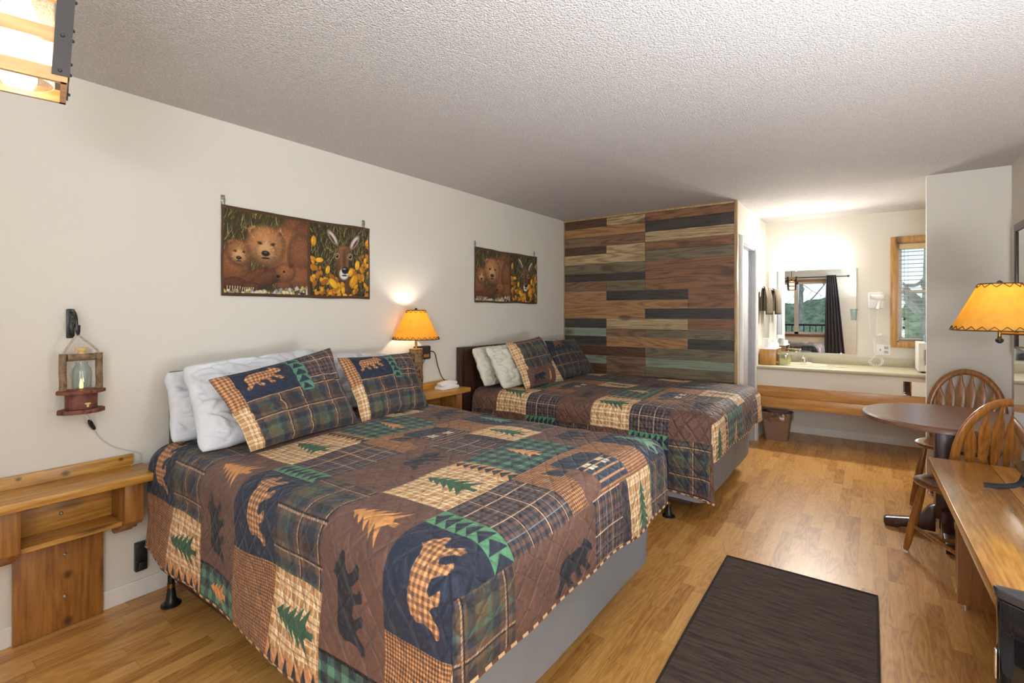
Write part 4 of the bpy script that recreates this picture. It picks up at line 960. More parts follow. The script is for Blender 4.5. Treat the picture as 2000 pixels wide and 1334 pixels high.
# ------------------------------------------------------------------ pendant light
PC = (1.409, .249); 
t = thing('pendant_light', 'wooden slatted pendant lantern with black corner straps hanging from the ceiling', 'pendant lamp', (PC[0], PC[1], 1.88))
zb, zt_ = 1.878, 2.19
def hwz(z): return .0775 + .055 * (z - zb)
M_slat = wood('lantern_oak', s8(206, 158, 98), s8(170, 118, 66), 'Y', knots=False)
cxp, cyp = PC; T_ = .011
def side_bar(m, side, z0, z1, inset=0, th=T_):
    a0, a1 = hwz(z0) - inset, hwz(z1) - inset
    b = bmesh.new(); q = []
    for z, a in ((z0, a0), (z1, a1)):
        for w, d in ((-a, a), (a, a), (a, a - th), (-a, a - th)): q.append(b.verts.new((w, d, z)))
    for f in ((0, 1, 5, 4), (1, 2, 6, 5), (2, 3, 7, 6), (3, 0, 4, 7), (3, 2, 1, 0), (4, 5, 6, 7)): b.faces.new([q[i] for i in f])
    bmesh.ops.recalc_face_normals(b, faces=b.faces[:])
    m.add(b, 0, Matrix.Translation((cxp, cyp, 0)) @ Matrix.Rotation(side * math.pi / 2, 4, 'Z'))
for z0, z1 in ((zb, zb + .028), (zb + .082, zb + .11), (zb + .165, zb + .193), (zb + .25, zb + .278)):
    for s in range(4): 
        m = MB(); side_bar(m, s, z0, z1, .0005 * s); m.build('slat', M_slat, t, 0)
for k, (sx, sy) in enumerate(((1, 1), (1, -1), (-1, 1), (-1, -1))):
    b = bmesh.new(); zz0, zz1 = zb + .012, zt_
    def ring(z, o1, o2, w):
        a = hwz(z); return [(sx * (a + o1), sy * (a + o1 - 0)), (sx * (a + o1), sy * (a - w)), (sx * (a + o2), sy * (a - w)), (sx * (a + o2), sy * (a + o2)), (sx * (a - w), sy * (a + o2)), (sx * (a - w), sy * (a + o1))]
    va = [b.verts.new((cxp + x, cyp + y, zz0)) for x, y in ring(zz0, .003, .0006, .026)]; vb = [b.verts.new((cxp + x, cyp + y, zz1)) for x, y in ring(zz1, .003, .0006, .026)]
    for i in range(6): b.faces.new((va[i], va[(i + 1) % 6], vb[(i + 1) % 6], vb[i]))
    b.faces.new(va[::-1]); b.faces.new(vb); bmesh.ops.recalc_face_normals(b, faces=b.faces[:])
    m = MB(); m.add(b)
    for z in (zb + .022, zb + .096, zb + .179, zb + .264):
        a = hwz(z); m.lathe([(0, .004), (.0025, .0035), (.0038, .001), (.0038, 0), (0, 0)], (cxp + sx * (a + .003), cyp + sy * (a - .013), z), 10, axis=(sx, 0, 0)); m.lathe([(0, .004), (.0025, .0035), (.0038, .001), (.0038, 0), (0, 0)], (cxp + sx * (a - .013), cyp + sy * (a + .003), z), 10, axis=(0, sy, 0))
    m.build('corner_strap', plain('bronze_strap', s8(44, 38, 35), .6, 0), t)
m = MB(); m.box(cxp - .012, cxp + .012, cyp - .105, cyp + .105, zt_ - .03, zt_ - .008, .002); m.box(cxp - .105, cxp + .105, cyp - .012, cyp + .012, zt_ - .031, zt_ - .009, .002); m.build('top_cross', M_slat, t)
m = MB(); m.rod((cxp, cyp, zt_ - .01), (cxp, cyp, H - .02), .006); m.lathe([(0, H - .03), (.05, H - .028), (.06, H - .005), (.06, H), (0, H)], (cxp, cyp, 0)); m.build('stem', M_black, t)
M_seed = thin_glass('seeded_glass', (.97, .93, .86), .25)
nt = M_seed.node_tree; out = nt.nodes['Material Output']; src = out.inputs[0].links[0].from_socket
tr_ = N(nt, 'ShaderNodeBsdfTranslucent'); tr_.inputs[0].default_value = (.98, .95, .9, 1); vv = N(nt, 'ShaderNodeTexNoise'); vv.inputs['Scale'].default_value = 220; tcc = N(nt, 'ShaderNodeTexCoord'); nt.links.new(tcc.outputs['Object'], vv.inputs['Vector'])
rr2 = ramp(nt, [(.35, (.12, .12, .12)), (.7, (.4, .4, .4))]); nt.links.new(vv.outputs['Fac'], rr2.inputs[0]); mx2 = N(nt, 'ShaderNodeMixShader'); nt.links.new(rr2.outputs[0], mx2.inputs[0]); nt.links.new(src, mx2.inputs[1]); nt.links.new(tr_.outputs[0], mx2.inputs[2]); nt.links.new(mx2.outputs[0], out.inputs[0])
m = MB(); m.lathe([(.058, zb + .008), (.058, zb + .20), (.045, zb + .215), (.02, zb + .22), (.02, zb + .217), (.044, zb + .212), (.0555, zb + .198), (.0555, zb + .008), (.058, zb + .008)], (cxp, cyp, 0), 48); m.build('glass_cylinder', M_seed, t)
m = MB(); m.rod((cxp, cyp, zb + .21), (cxp, cyp, zt_ - .01), .016); m.build('socket', M_black, t)
m = MB(); m.lathe([(0, zb + .09), (.02, zb + .095), (.032, zb + .12), (.033, zb + .145), (.022, zb + .175), (.014, zb + .21), (0, zb + .212)], (cxp, cyp, 0), 24); m.build('bulb', emit('pendant_bulb', (1, .84, .60), 5), t)
t.rotation_euler.z = R(-11.4)
light('pendant_light_glow', 'POINT', (cxp, cyp, zb + .05), 1.6, (1, .88, .72), .035)

# ------------------------------------------------------------------ rug
def fn(u, v): 
    x = 2.26 + .66 * u + .02 * v * (1 - u) * -1; y = 1.55 + 1.44 * v
    return Vector((x + .004 * noise.noise(Vector((v * 9, u, 3))), y + .006 * noise.noise(Vector((u * 7, v, 1))), .012 + .002 * noise.noise(Vector((u * 30, v * 60, 0)))))
me = grid_mesh(fn, 60, 120); 
M_rug, nt, b = newmat('brown_pile_rug'); tc = N(nt, 'ShaderNodeTexCoord'); mp = N(nt, 'ShaderNodeMapping'); mp.inputs['Scale'].default_value = (6, 46, 6); nt.links.new(tc.outputs['Object'], mp.inputs[0])
n1 = N(nt, 'ShaderNodeTexNoise'); n1.inputs['Scale'].default_value = 1.2; n1.inputs['Detail'].default_value = 6; nt.links.new(mp.outputs[0], n1.inputs['Vector'])
n2 = N(nt, 'ShaderNodeTexNoise'); n2.inputs['Scale'].default_value = 260; nt.links.new(tc.outputs['Object'], n2.inputs['Vector'])
a_ = N(nt, 'ShaderNodeMath', operation='MULTIPLY_ADD'); a_.inputs[1].default_value = .4; nt.links.new(n2.outputs['Fac'], a_.inputs[0]); nt.links.new(n1.outputs['Fac'], a_.inputs[2])
r = ramp(nt, [(.45, s8(46, 36, 30)), (.95, s8(92, 76, 66))]); nt.links.new(a_.outputs[0], r.inputs[0]); nt.links.new(r.outputs[0], b.inputs['Base Color']); b.inputs['Roughness'].default_value = .95; bump(nt, b, a_.outputs[0], .8, .006)
o = link('rug', me, M_rug, None, 0); md = o.modifiers.new('t', 'SOLIDIFY'); md.thickness = .011; md.offset = -1
tag(o, 'dark brown ribbed rectangular rug lying on the wood floor', 'rug')
m = MB(); m.tube([fn(0, 0), fn(1, 0), fn(1, .5), fn(1, 1), fn(.5, 1), fn(0, 1), fn(0, .5)], .006, 6, closed=True); m.build('bound_edge', plain('rug_binding', s8(48, 38, 34), .9), o)

# ------------------------------------------------------------------ dining table and chairs
M_oak = wood('golden_oak', s8(176, 116, 50), s8(128, 76, 28), 'Z', .28, 1.2, False, .5)
M_oakY = wood('golden_oak_seat', s8(150, 98, 56), s8(104, 64, 36), 'Y', .22, 1.2, False, .6)
M_table = wood('walnut_veneer', s8(132, 92, 68), s8(96, 62, 44), 'X', .28, .8, False, .4)
M_tdark = wood('dark_cherry', s8(84, 50, 40), s8(52, 30, 26), 'Z', .3, 1, False, .4)
TX, TY = 3.27, 4.08
t = thing('dining_table', 'oval brown pedestal dining table between the two bow back chairs', 'table', (TX, TY, 0))
b = bmesh.new(); n = 72
prof = [(1, .715), (1.0, .722), (.985, .736), (.955, .745), (0, .745)]; prof = [(0, .715), (.97, .715)] + prof
rings = [[b.verts.new((TX + .43 * r * math.cos(2 * math.pi * i / n), TY + .475 * r * math.sin(2 * math.pi * i / n), z)) for i in range(n)] if r > 0 else [b.verts.new((TX, TY, z))] for r, z in prof]
for a, c in zip(rings, rings[1:]):
    for i in range(n):
        A = a[i % len(a)], a[(i + 1) % len(a)]; Cc = c[(i + 1) % len(c)], c[i % len(c)]
        vs = []
        for v in (*A, *Cc):
            if v not in vs: vs.append(v)
        b.faces.new(vs)
bmesh.ops.recalc_face_normals(b, faces=b.faces[:]); m = MB(); m.add(b); m.build('table_top', M_table, t)
m = MB(); m.box(TX - .055, TX + .055, TY - .055, TY + .055, .11, .70, .012); m.build('pedestal', M_tdark, t)
m = MB(); m.box(TX - .2, TX + .2, TY - .03, TY + .03, .68, .714, .004); m.box(TX - .03, TX + .03, TY - .25, TY + .25, .68, .714, .004); m.build('top_bearer', M_tdark, t)
for k in range(4):
    prof = [(.05, .19), (.08, .17), (.12, .11), (.18, .075), (.30, .055), (.31, .045), (.31, .02), (.30, .0), (.24, .0), (.22, .012), (.10, .02), (.05, .02)]
    Mx = Matrix.Translation((TX, TY, 0)) @ Matrix.Rotation(k * math.pi / 2 + math.pi, 4, 'Z') @ Matrix(((1, 0, 0, 0), (0, 0, 1, -.028), (0, 1, 0, 0), (0, 0, 0, 1)))
    m = MB(); m.prism(prof, .056, Mx, bevel=.004); m.build('foot', M_tdark, t)

def make_chair(label):
    """chair at origin, sitter looks along +Y, back at y<0"""
    t = thing('bow_back_chair', label, 'chair', (0, 0, 0), 'bow back chairs at the dining table')
    # saddle seat
    def outline(k, n=56):
        a = 2 * math.pi * k / n; c, s = math.cos(a), math.sin(a); p = 2.7
        x = .232 * math.copysign(abs(c) ** (2 / p), c); y = .205 * math.copysign(abs(s) ** (2 / p), s)
        x *= 1 + .10 * (y / .205) - .02; return x, y
    b = bmesh.new(); n = 56; rings = []
    for sc_, z in ((0, .428), (.88, .428), (.97, .434), (1.0, .446), (.985, .456), (.93, .460), (.75, .452), (.45, .446), (0, .448)):
        if sc_ == 0: rings.append([b.verts.new((0, 0, z))])
        else: rings.append([b.verts.new((outline(k)[0] * sc_, outline(k)[1] * sc_, z)) for k in range(n)])
    for a, c in zip(rings, rings[1:]):
        for i in range(n):
            vs = []
            for v in (a[i % len(a)], a[(i + 1) % len(a)], c[(i + 1) % len(c)], c[i % len(c)]):
                if v not in vs: vs.append(v)
            b.faces.new(vs)
    bmesh.ops.recalc_face_normals(b, faces=b.faces[:]); m = MB(); m.add(b); m.build('seat', M_oakY, t, 50)
    lp = {}
    for i, (x, y, X, Y) in enumerate(((-.15, .14, -.215, .20), (.15, .14, .215, .20), (-.13, -.13, -.20, -.235), (.13, -.13, .20, -.235))):
        P, Q = Vector((X, Y, 0)), Vector((x, y, .432)); lp[i] = (P, Q)
        m = MB(); m.lathe([(0, .012), (.013, .012), (.0175, .06), (.021, .18), (.0215, .26), (.019, .36), (.013, .445), (0, .45)], P, 18, axis=Q - P); l = m.build('leg', M_oak, t)
        m = MB(); m.lathe([(0, 0), (.017, .0), (.017, .014), (.0125, .0145), (0, .0145)], P, 18, axis=Q - P); g = m.build('foot_cap', M_plastic, l); g['label'] = 'white foot cap'
    at = lambda i, f: lp[i][0].lerp(lp[i][1], f)
    for a, c in ((0, 2), (1, 3)): m = MB(); m.lathe([(0, 0), (.008, 0), (.013, .15), (.0135, .18), (.008, (at(a, .38) - at(c, .38)).length), (0, (at(a, .38) - at(c, .38)).length)], at(c, .38), 14, axis=at(a, .38) - at(c, .38)); m.build('stretcher', M_oak, t)
    p, q = at(0, .38).lerp(at(2, .38), .5), at(1, .38).lerp(at(3, .38), .5); m = MB(); m.rod(p, q, .009, .009); m.build('cross_stretcher', M_oak, t)
    # bow
    tilt = .17; zs = .45
    def bp(a):  # a 0..pi
        x = -.205 * math.cos(a); z = zs + .20 + .30 * math.sin(a)
        return Vector((x, -.165 - (z - zs) * tilt, z))
    pts = [Vector((-.165, -.145, zs - .012)), Vector((-.188, -.160, zs + .09))] + [bp(math.pi * i / 24) for i in range(25)] + [Vector((.188, -.160, zs + .09)), Vector((.165, -.145, zs - .012))]
    m = MB(); m.tube(pts, (.013, .021), 12, smooth=1, flat=(0, 1, 0)); m.build('bow', M_oak, t)
    for k in range(6):
        f = -1 + 2 * k / 5; x0, x1 = f * .118, f * .150
        zt2 = zs + .20 + .30 * math.sqrt(max(0, 1 - (x1 / .205) ** 2)) - .004
        P, Q = Vector((x0, -.150, zs - .005)), Vector((x1, -.165 - (zt2 - zs) * tilt, zt2)); L = (Q - P).length
        wprof = [(0, .007), (.10, .0075), (.30, .010), (.50, .021), (.68, .026), (.78, .024), (.86, .013), (.93, .007), (1, .0065)]
        b = bmesh.new(); rg = []
        for s_, w in wprof:
            c = P.lerp(Q, s_); rg.append([b.verts.new(c + Vector((dx * w, dy * .0055, 0))) for dx, dy in ((-1, -.4), (-.6, -1), (.6, -1), (1, -.4), (1, .4), (.6, 1), (-.6, 1), (-1, .4))])
        for a, c in zip(rg, rg[1:]):
            for i in range(8): b.faces.new((a[i], a[(i + 1) % 8], c[(i + 1) % 8], c[i]))
        b.faces.new(rg[0][::-1]); b.faces.new(rg[-1]); bmesh.ops.recalc_face_normals(b, faces=b.faces[:]); m = MB(); m.add(b); m.build('spindle', M_oak, t, 40)
    return t
ch1 = make_chair('bow back oak chair nearest the camera, partly behind the desk corner, back to us')
ch2 = copy_tree(ch1); ch2['label'] = 'bow back oak chair on the far side of the table, against the white alcove wall'
def place(o, bx, by, ang):
    # bx,by = bow top position; back offset is (0,-.25) rotated
    o.rotation_euler.z = ang; off = Matrix.Rotation(ang, 3, 'Z') @ Vector((0, -.25, 0)); o.location = (bx - off.x, by - off.y, 0)
place(ch1, 3.44, 3.36, R(25)); place(ch2, 3.46, 4.90, R(163))

# ------------------------------------------------------------------ desk with television, fridge
t = thing('desk', 'long honey pine wall desk carrying the television on the right side', 'desk', (3.4, 2.5, 0))
DZ = .675; DY0, DY1 = 1.64, 3.19; DXF = 3.125
m = MB(); m.prism([(3.125, DY1), (3.157, DY0), (3.362, DY0), (3.345, DY1)], .04, Matrix.Translation((0, 0, DZ - .04)), bevel=.003); m.build('front_board', wood('desk_board', s8(196, 142, 68), s8(150, 98, 40), 'Y', .25, 1.3, False, .5), t)
m = MB(); m.prism([(3.347, DY1), (3.364, DY0), (XR - .004, DY0), (XR - .004, DY1)], .04, Matrix.Translation((0, 0, DZ - .04)), bevel=.003); m.build('rear_board', M_pine, t)
m = MB(); m.box(DXF + .10, XR - .02, DY1 - .075, DY1 - .035, .022, DZ - .041, .003); l = m.build('end_panel', wood('desk_end', s8(186, 134, 86), s8(150, 100, 58), 'Z', .4, .8, True, .2), t)
for x in (DXF + .13, XR - .06): m = MB(); m.rod((x, DY1 - .055, 0), (x, DY1 - .055, .022), .018); m.build('glide', M_chrome, l)
m = MB(); m.box(DXF + .10, XR - .02, DY0 + .03, DY0 + .07, .0, DZ - .041, .003); m.build('end_panel', M_pineZ, t)
t = thing('television', 'flat black television on a stand standing on the right hand desk', 'television', (3.40, 2.45, DZ))
m = MB(); m.box(3.375, 3.405, 1.97, 2.88, .745, 1.245, .006); m.box(3.405, 3.45, 2.15, 2.70, .79, 1.10, .015); m.build('casing', M_blackpl, t)
m = MB(); m.box(3.3735, 3.3752, 1.98, 2.87, .765, 1.237, 0); m.build('screen', plain('glossy_screen', (.05, .10, .115), .04, 0, var=.02, coat=1), t)
for y in (2.10, 2.78): 
    m = MB(); m.tube([(3.27, y, DZ + .006), (3.33, y, DZ + .010), (3.38, y, DZ + .03), (3.39, y, .75)], (.012, .006), 8, smooth=2); m.tube([(3.38, y, DZ + .03), (3.44, y, DZ + .010), (3.50, y, DZ + .006)], (.012, .006), 8, smooth=2); m.build('foot', M_blackpl, t)
# fridge
t = thing('mini_fridge', 'glossy black curved front mini fridge at the desk end in the bottom right corner', 'fridge', (3.45, 1.5, 0))
FZ = .745; fpts = [(3.132, 1.622), (3.137, 1.600), (3.155, 1.585), (3.19, 1.558), (3.24, 1.515), (3.30, 1.462), (3.38, 1.40), (3.48, 1.34), (3.60, 1.295), (3.69, 1.28), (3.69, 1.622)]
gx, gy = 3.5, 1.52
M_piano = plain('piano_black', (.010, .010, .012), .05, coat=1)
m = MB(); m.prism([(gx + (x - gx) * .985, gy + (y - gy) * .95) for x, y in fpts], FZ - .045, Matrix.Translation((0, 0, .02)), bevel=.004); m.build('cabinet', M_piano, t)
m = MB(); m.prism([(gx + (x - gx) * .995, gy + (y - gy) * .98) for x, y in fpts], .40, Matrix.Translation((0, 0, .03)), bevel=.008); dr = m.build('door', M_piano, t)
m = MB(); m.prism(fpts, .024, Matrix.Translation((0, 0, FZ - .024)), bevel=.005); m.build('top_cap', plain('black_cap', (.035, .033, .032), .22, coat=.4), t)
m = MB(); m.tube([(3.196, 1.542, FZ - .028), (3.198, 1.540, .60), (3.20, 1.538, .44)], .006, 8); m.build('ridge', M_chrome, t)
m = MB(); m.box(3.134, 3.139, 1.604, 1.612, .53, .60, .002); m.build('handle', M_chrome, dr)
for x, y in ((3.25, 1.58), (3.62, 1.58), (3.62, 1.36)): m = MB(); m.rod((x, y, 0), (x, y, .021), .018); m.build('foot', M_black, t)

# ------------------------------------------------------------------ swing arm lamp
t = thing('swing_arm_lamp', 'brass swing arm wall lamp with large amber shade over the right hand desk', 'lamp', (3.70, 3.20, 1.29))
sx, sy = 3.39, 3.27
m, l = MB(), MB(); lampshade(m, l, sx, sy, 1.300, 1.520, .178, .075); sh = m.build('lamp_shade', M_shade, t); l.build('lacing', M_lace, sh)
m = MB(); m.rod((sx, sy, 1.27), (sx, sy, 1.38), .007); m.rod((sx, sy, 1.33), (sx, sy, 1.375), .015)
m.tube([(sx, sy, 1.285), (sx + .03, sy - .01, 1.285), (3.52, 3.19, 1.285), (3.62, 3.20, 1.285), (3.70, 3.20, 1.285)], .006, 8); m.rod((3.52, 3.19, 1.272), (3.52, 3.19, 1.298), .01); m.build('swing_arm', M_brass, t)
m = MB(); m.lathe([(0, 0), (.045, 0), (.045, .01), (.02, .02), (0, .02)], (3.709, 3.20, 1.285), 24, axis=(-1, 0, 0)); m.build('wall_plate', M_brass, t)
m = MB(); m.lathe([(0, 1.25), (.006, 1.238), (.014, 1.246), (.016, 1.256), (.008, 1.264), (.007, 1.27), (0, 1.27)], (sx, sy, 0), 18); m.build('turn_knob', M_black, t)
m = MB(); m.lathe([(0, 1.505), (.005, 1.505), (.012, 1.522), (.012, 1.53), (0, 1.537)], (sx, sy, 0), 16); m.rod((sx - .074, sy, 1.512), (sx + .074, sy, 1.512), .0015); m.rod((sx, sy - .074, 1.512), (sx, sy + .074, 1.512), .0015); m.build('finial', M_black, t)
m = MB(); m.lathe([(0, 1.376), (.012, 1.376), (.03, 1.41), (.03, 1.43), (.016, 1.452), (0, 1.458)], (sx, sy, 0), 20); m.build('bulb', M_bulb, t)
light('swing_lamp_light', 'POINT', (sx, sy, 1.465), 5, (1, .88, .72), .02)

# wall mirror with dark frame on the right wall
t = thing('framed_mirror', 'mirror in a wide dark wood frame on the right wall above the desk', 'mirror', (XR, 4.3, 1.09))
m = MB()
for q in ((3.685, XR - .002, 3.72, 4.79, 1.93, 1.985), (3.685, XR - .002, 3.72, 4.79, 1.085, 1.14), (3.685, XR - .002, 4.735, 4.79, 1.1405, 1.9295), (3.685, XR - .002, 3.72, 3.775, 1.1405, 1.9295)): m.box(*q, .006)
m.build('frame', M_dark, t); m = MB(); m.box(3.694, XR - .004, 3.776, 4.734, 1.141, 1.929); m.build('mirror_glass', M_mirror, t, 0)

# ------------------------------------------------------------------ vanity
t = thing('vanity_counter', 'beige laminate vanity counter along the back wall with sink and wooden front boards', 'counter', (2.75, 6.2, .4))
VF, VZ = 5.93, .815; vx0, vx1 = 1.872, XR - .003
M_lam = plain('beige_laminate', s8(186, 178, 152), .4, var=.08, scale=60)
SX, SY = 2.28, 6.22
m = MB()
# counter top with oval sink hole: build slab as ring
b = bmesh.new(); n = 64
def outer(i):
    a = 2 * math.pi * i / n; c, s = math.cos(a), math.sin(a); ex0, ex1, ey0, ey1 = vx0 - SX, vx1 - SX, VF - SY, YB - .004 - SY
    tx = (ex1 / c) if c > 1e-6 else ((ex0 / c) if c < -1e-6 else 1e9); ty = (ey1 / s) if s > 1e-6 else ((ey0 / s) if s < -1e-6 else 1e9); e = min(tx, ty); return SX + c * e, SY + s * e
for zz in (VZ, VZ - .04):
    A = [b.verts.new((*outer(i), zz)) for i in range(n)]; Bq = [b.verts.new((SX + .235 * math.cos(2 * math.pi * i / n), SY + .165 * math.sin(2 * math.pi * i / n), zz)) for i in range(n)]
    for i in range(n): b.faces.new((A[i], A[(i + 1) % n], Bq[(i + 1) % n], Bq[i]))
    if zz == VZ: A0, B0 = A, Bq
for i in range(n): b.faces.new((A0[i], A0[(i + 1) % n], A[(i + 1) % n], A[i])); b.faces.new((B0[i], B0[(i + 1) % n], Bq[(i + 1) % n], Bq[i]))
bmesh.ops.recalc_face_normals(b, faces=b.faces[:]); m.add(b)
m.tube([(vx0, VF, VZ - .02), (vx1, VF, VZ - .02)], .0205, 16)
m.build('countertop', M_lam, t); m = MB(); m.box(vx0, vx1, YB - .022, YB - .004, VZ, VZ + .085, .004); m.box(vx0, vx0 + .015, VF + .01, YB - .022, VZ, VZ + .085, .004); m.build('backsplash', M_lam, t)
m = MB(); m.lathe([(.25, .0), (.25, .006), (.235, .010), (.222, .004), (.20, -.05), (.13, -.11), (.03, -.125), (0, -.125)], (0, 0, 0), 56, Matrix.Translation((SX, SY, VZ)) @ Matrix.Diagonal((1, .70, 1, 1))); m.build('basin', plain('ivory_basin', s8(226, 220, 196), .15), t)
m = MB(); m.box(vx0, vx1, VF + .02, VF + .035, .60, VZ - .04); m.build('apron', M_wall, t)
M_vwood = wood('vanity_pine', s8(208, 156, 88), s8(168, 114, 56), 'X', .35, .7, False, .3)
for z0, z1 in ((.487, .60), (.372, .485)): m = MB(); m.box(vx0, vx1, VF + .015, VF + .035, z0, z1, .003); m.build('front_board', M_vwood, t)
fa = MB(); fa.box(SX - .075, SX + .075, 6.44, 6.48, VZ + .001, VZ + .018, .006); fa.tube([(SX, 6.46, VZ + .015), (SX, 6.46, VZ + .07), (SX, 6.44, VZ + .09), (SX, 6.38, VZ + .085), (SX, 6.35, VZ + .065)], .011, 10, smooth=2); fc = fa.build('faucet', M_chrome, t)
for s in (-1, 1): m = MB(); m.lathe([(0, .018), (.012, .018), (.014, .03), (.022, .04), (.022, .065), (.012, .07), (0, .07)], (SX + s * .055, 6.46, VZ), 12); m.build('tap_handle', M_jar, fc)
# vanity things
t = thing('mirror', 'large frameless vanity mirror on the back wall above the sink', 'mirror', (2.33, YB, .93))
m = MB(); m.box(1.905, 2.757, YB - .008, YB - .002, .932, 1.865); m.build('mirror_glass', M_mirror, t, 0)
for x, z in ((2.19, 1.865), (2.62, 1.865), (2.19, .932), (2.62, .932)): m = MB(); m.rod((x, YB - .003, z), (x, YB - .016, z), .011, .009); m.build('clip', M_plastic, t)
t = thing('vanity_light', 'two globe vanity light on the back wall above the large mirror', 'wall light', (2.34, YB, 1.96))
m = MB(); m.lathe([(0, 0), (.055, 0), (.055, .012), (.04, .03), (0, .034)], (2.345, YB - .001, 1.955), 28, axis=(0, -1, 0)); m.rod((2.26, YB - .09, 1.955), (2.43, YB - .09, 1.955), .012); m.rod((2.345, YB - .02, 1.955), (2.345, YB - .09, 1.955), .012); m.build('backplate', M_plastic, t)
m = MB(); m.rod((2.345, YB - .033, 1.975), (2.345, YB - .066, 1.975), .006); m.build('knob', M_chrome, t)
for x in (2.205, 2.485):
    m = MB(); m.lathe([(0, -.06), (.03, -.055), (.055, -.03), (.06, 0), (.055, .03), (.03, .055), (0, .06)], (x, YB - .10, 1.96), 24); m.build('globe', emit('lit_globe', (1, .95, .88), 42), t)
for x in (2.205, 2.485): light('vanity_shade_light', 'AREA', (x, YB - .175, 1.945), 17, (1, .94, .86), .09, .09, rot=(R(-72), 0, 0))
# towels on bar
t = thing('towel_bar', 'chrome towel bar on the narrow wall left of the vanity', 'towel bar', (1.87, 6.0, 1.66))
m = MB(); m.rod((1.93, 6.00, 1.655), (1.93, 6.52, 1.655), .008)
for y in (6.02, 6.50): m.rod((1.871, y, 1.655), (1.93, y, 1.655), .010); m.rod((1.871, y, 1.655), (1.877, y, 1.655), .022)
m.build('bar', M_chrome, t)
M_towel = plain('taupe_terry', s8(104, 92, 76), .95, var=.12, scale=25, bscale=180, bstr=.7)
def towel(y0, y1, label):
    prof = [(1.946, 1.36), (1.944, 1.50), (1.943, 1.63), (1.940, 1.662), (1.93, 1.668), (1.918, 1.662), (1.912, 1.63), (1.908, 1.50), (1.906, 1.40)]
    def fn(u, v):
        i = min(len(prof) - 2, int(v * (len(prof) - 1))); f = v * (len(prof) - 1) - i; x = prof[i][0] * (1 - f) + prof[i + 1][0] * f; z = prof[i][1] * (1 - f) + prof[i + 1][1] * f
        k = min(1, abs(z - 1.66) / .12); x += (.010 * math.sin(u * 22) * k + (.012 * k if v < .5 else -.006 * k)); return Vector((x, y0 + (y1 - y0) * u + .01 * k * (u - .5), z))
    me = grid_mesh(fn, 40, 48); o = link('towel', me, M_towel, None, 0)
    for p in me.polygons: p.use_smooth = True
    md = o.modifiers.new('t', 'SOLIDIFY'); md.thickness = .008; md.offset = 0; tag(o, label, 'towel', 'towels on the bar by the vanity')
towel(6.07, 6.24, 'taupe hand towel on the chrome bar, nearer the bathroom door')
towel(6.28, 6.45, 'taupe hand towel on the chrome bar, nearer the corner by the mirror')
# wooden caddy box with cups etc.
t = thing('amenity_box', 'small pine open shelf box on the left end of the vanity counter', 'box', (1.99, 6.15, VZ))
m = MB(); bz = VZ + .001
m.box(1.895, 2.055, 6.03, 6.045, bz, bz + .165, .002); m.box(1.895, 2.055, 6.395, 6.41, bz, bz + .165, .002); m.box(1.895, 2.055, 6.045, 6.395, bz, bz + .012, .002); m.box(1.895, 1.905, 6.045, 6.395, bz + .012, bz + .155, .001); m.build('carcass', wood('honey_pine_box', s8(206, 154, 74), s8(158, 106, 42), 'Z'), t)
m = MB(); m.box(1.893, 2.058, 6.028, 6.412, bz + .166, bz + .174, .002); m.build('white_top', M_plastic, t)
bt = bz + .1745
def cup(x, y, label, n, mat=M_plastic, h=.11):
    m = MB()
    for k in range(n): m.lathe([(.038, k * .014), (.030, h * .75 + k * .014), (0, h * .75 + k * .014), (0, h * .75 - .002 + k * .014), (.028, h * .75 - .002 + k * .014), (.036, k * .014), (.038, k * .014)], (x, y, bt), 24)
    tag(m.build('paper_cup', mat), label, 'cup')
cup(1.95, 6.08, 'upturned stack of white cups on the pine box nearest the front', 3)
cup(2.0, 6.34, 'upturned white cup on the pine box beside the mirror', 1)
t = thing('tent_card', 'small folded white card with green print standing on the pine box', 'card', (1.98, 6.2, bt))
m = MB(); m.prism([(-.03, 0), (.03, 0), (.002, .055), (-.002, .055)], .085, Matrix(((0, 0, 1, 1.975), (1, 0, 0, 6.21), (0, 1, 0, bt), (0, 0, 0, 1)))); m.build('card', M_plastic, t, 0)
t = thing('ice_bucket', 'square translucent ice bucket with plastic bag on the counter in the pine box', 'bucket', (2.12, 6.12, VZ))
def tub(cx, cy, z0, h, a0, a1, b0, b1, th=.003):
    b = bmesh.new(); R_ = []
    def rr_(a, c, z): return [b.verts.new((cx + sx_ * (a - .012 * k1), cy + sy_ * (c - .012 * k2), z)) for sx_, sy_, k1, k2 in ((1, 1, 0, 1), (1, 1, 1, 0), (-1, 1, 1, 0), (-1, 1, 0, 1), (-1, -1, 0, 1), (-1, -1, 1, 0), (1, -1, 1, 0), (1, -1, 0, 1))]
    for a, c, z in ((a0, b0, z0), (a1, b1, z0 + h), (a1 + .004, b1 + .004, z0 + h), (a1 + .004, b1 + .004, z0 + h - .01), (a1 - th, b1 - th, z0 + h - .004), (a0 - th, b0 - th, z0 + th)): R_.append(rr_(a, c, z))
    order = [R_[0], R_[1], R_[3], R_[2], R_[4], R_[5]]
    for p, q in zip(order, order[1:]):
        for i in range(8): b.faces.new((p[i], p[(i + 1) % 8], q[(i + 1) % 8], q[i]))
    b.faces.new(R_[0][::-1]); b.faces.new(R_[5]); bmesh.ops.recalc_face_normals(b, faces=b.faces[:]); m = MB(); m.add(b); return m
tub(2.125, 6.14, VZ + .001, .12, .05, .058, .06, .066).build('bucket', plain('khaki_plastic', s8(196, 196, 140), .35), t)
M_bag = thin_glass('clear_bag', (.93, .94, .93), .3)
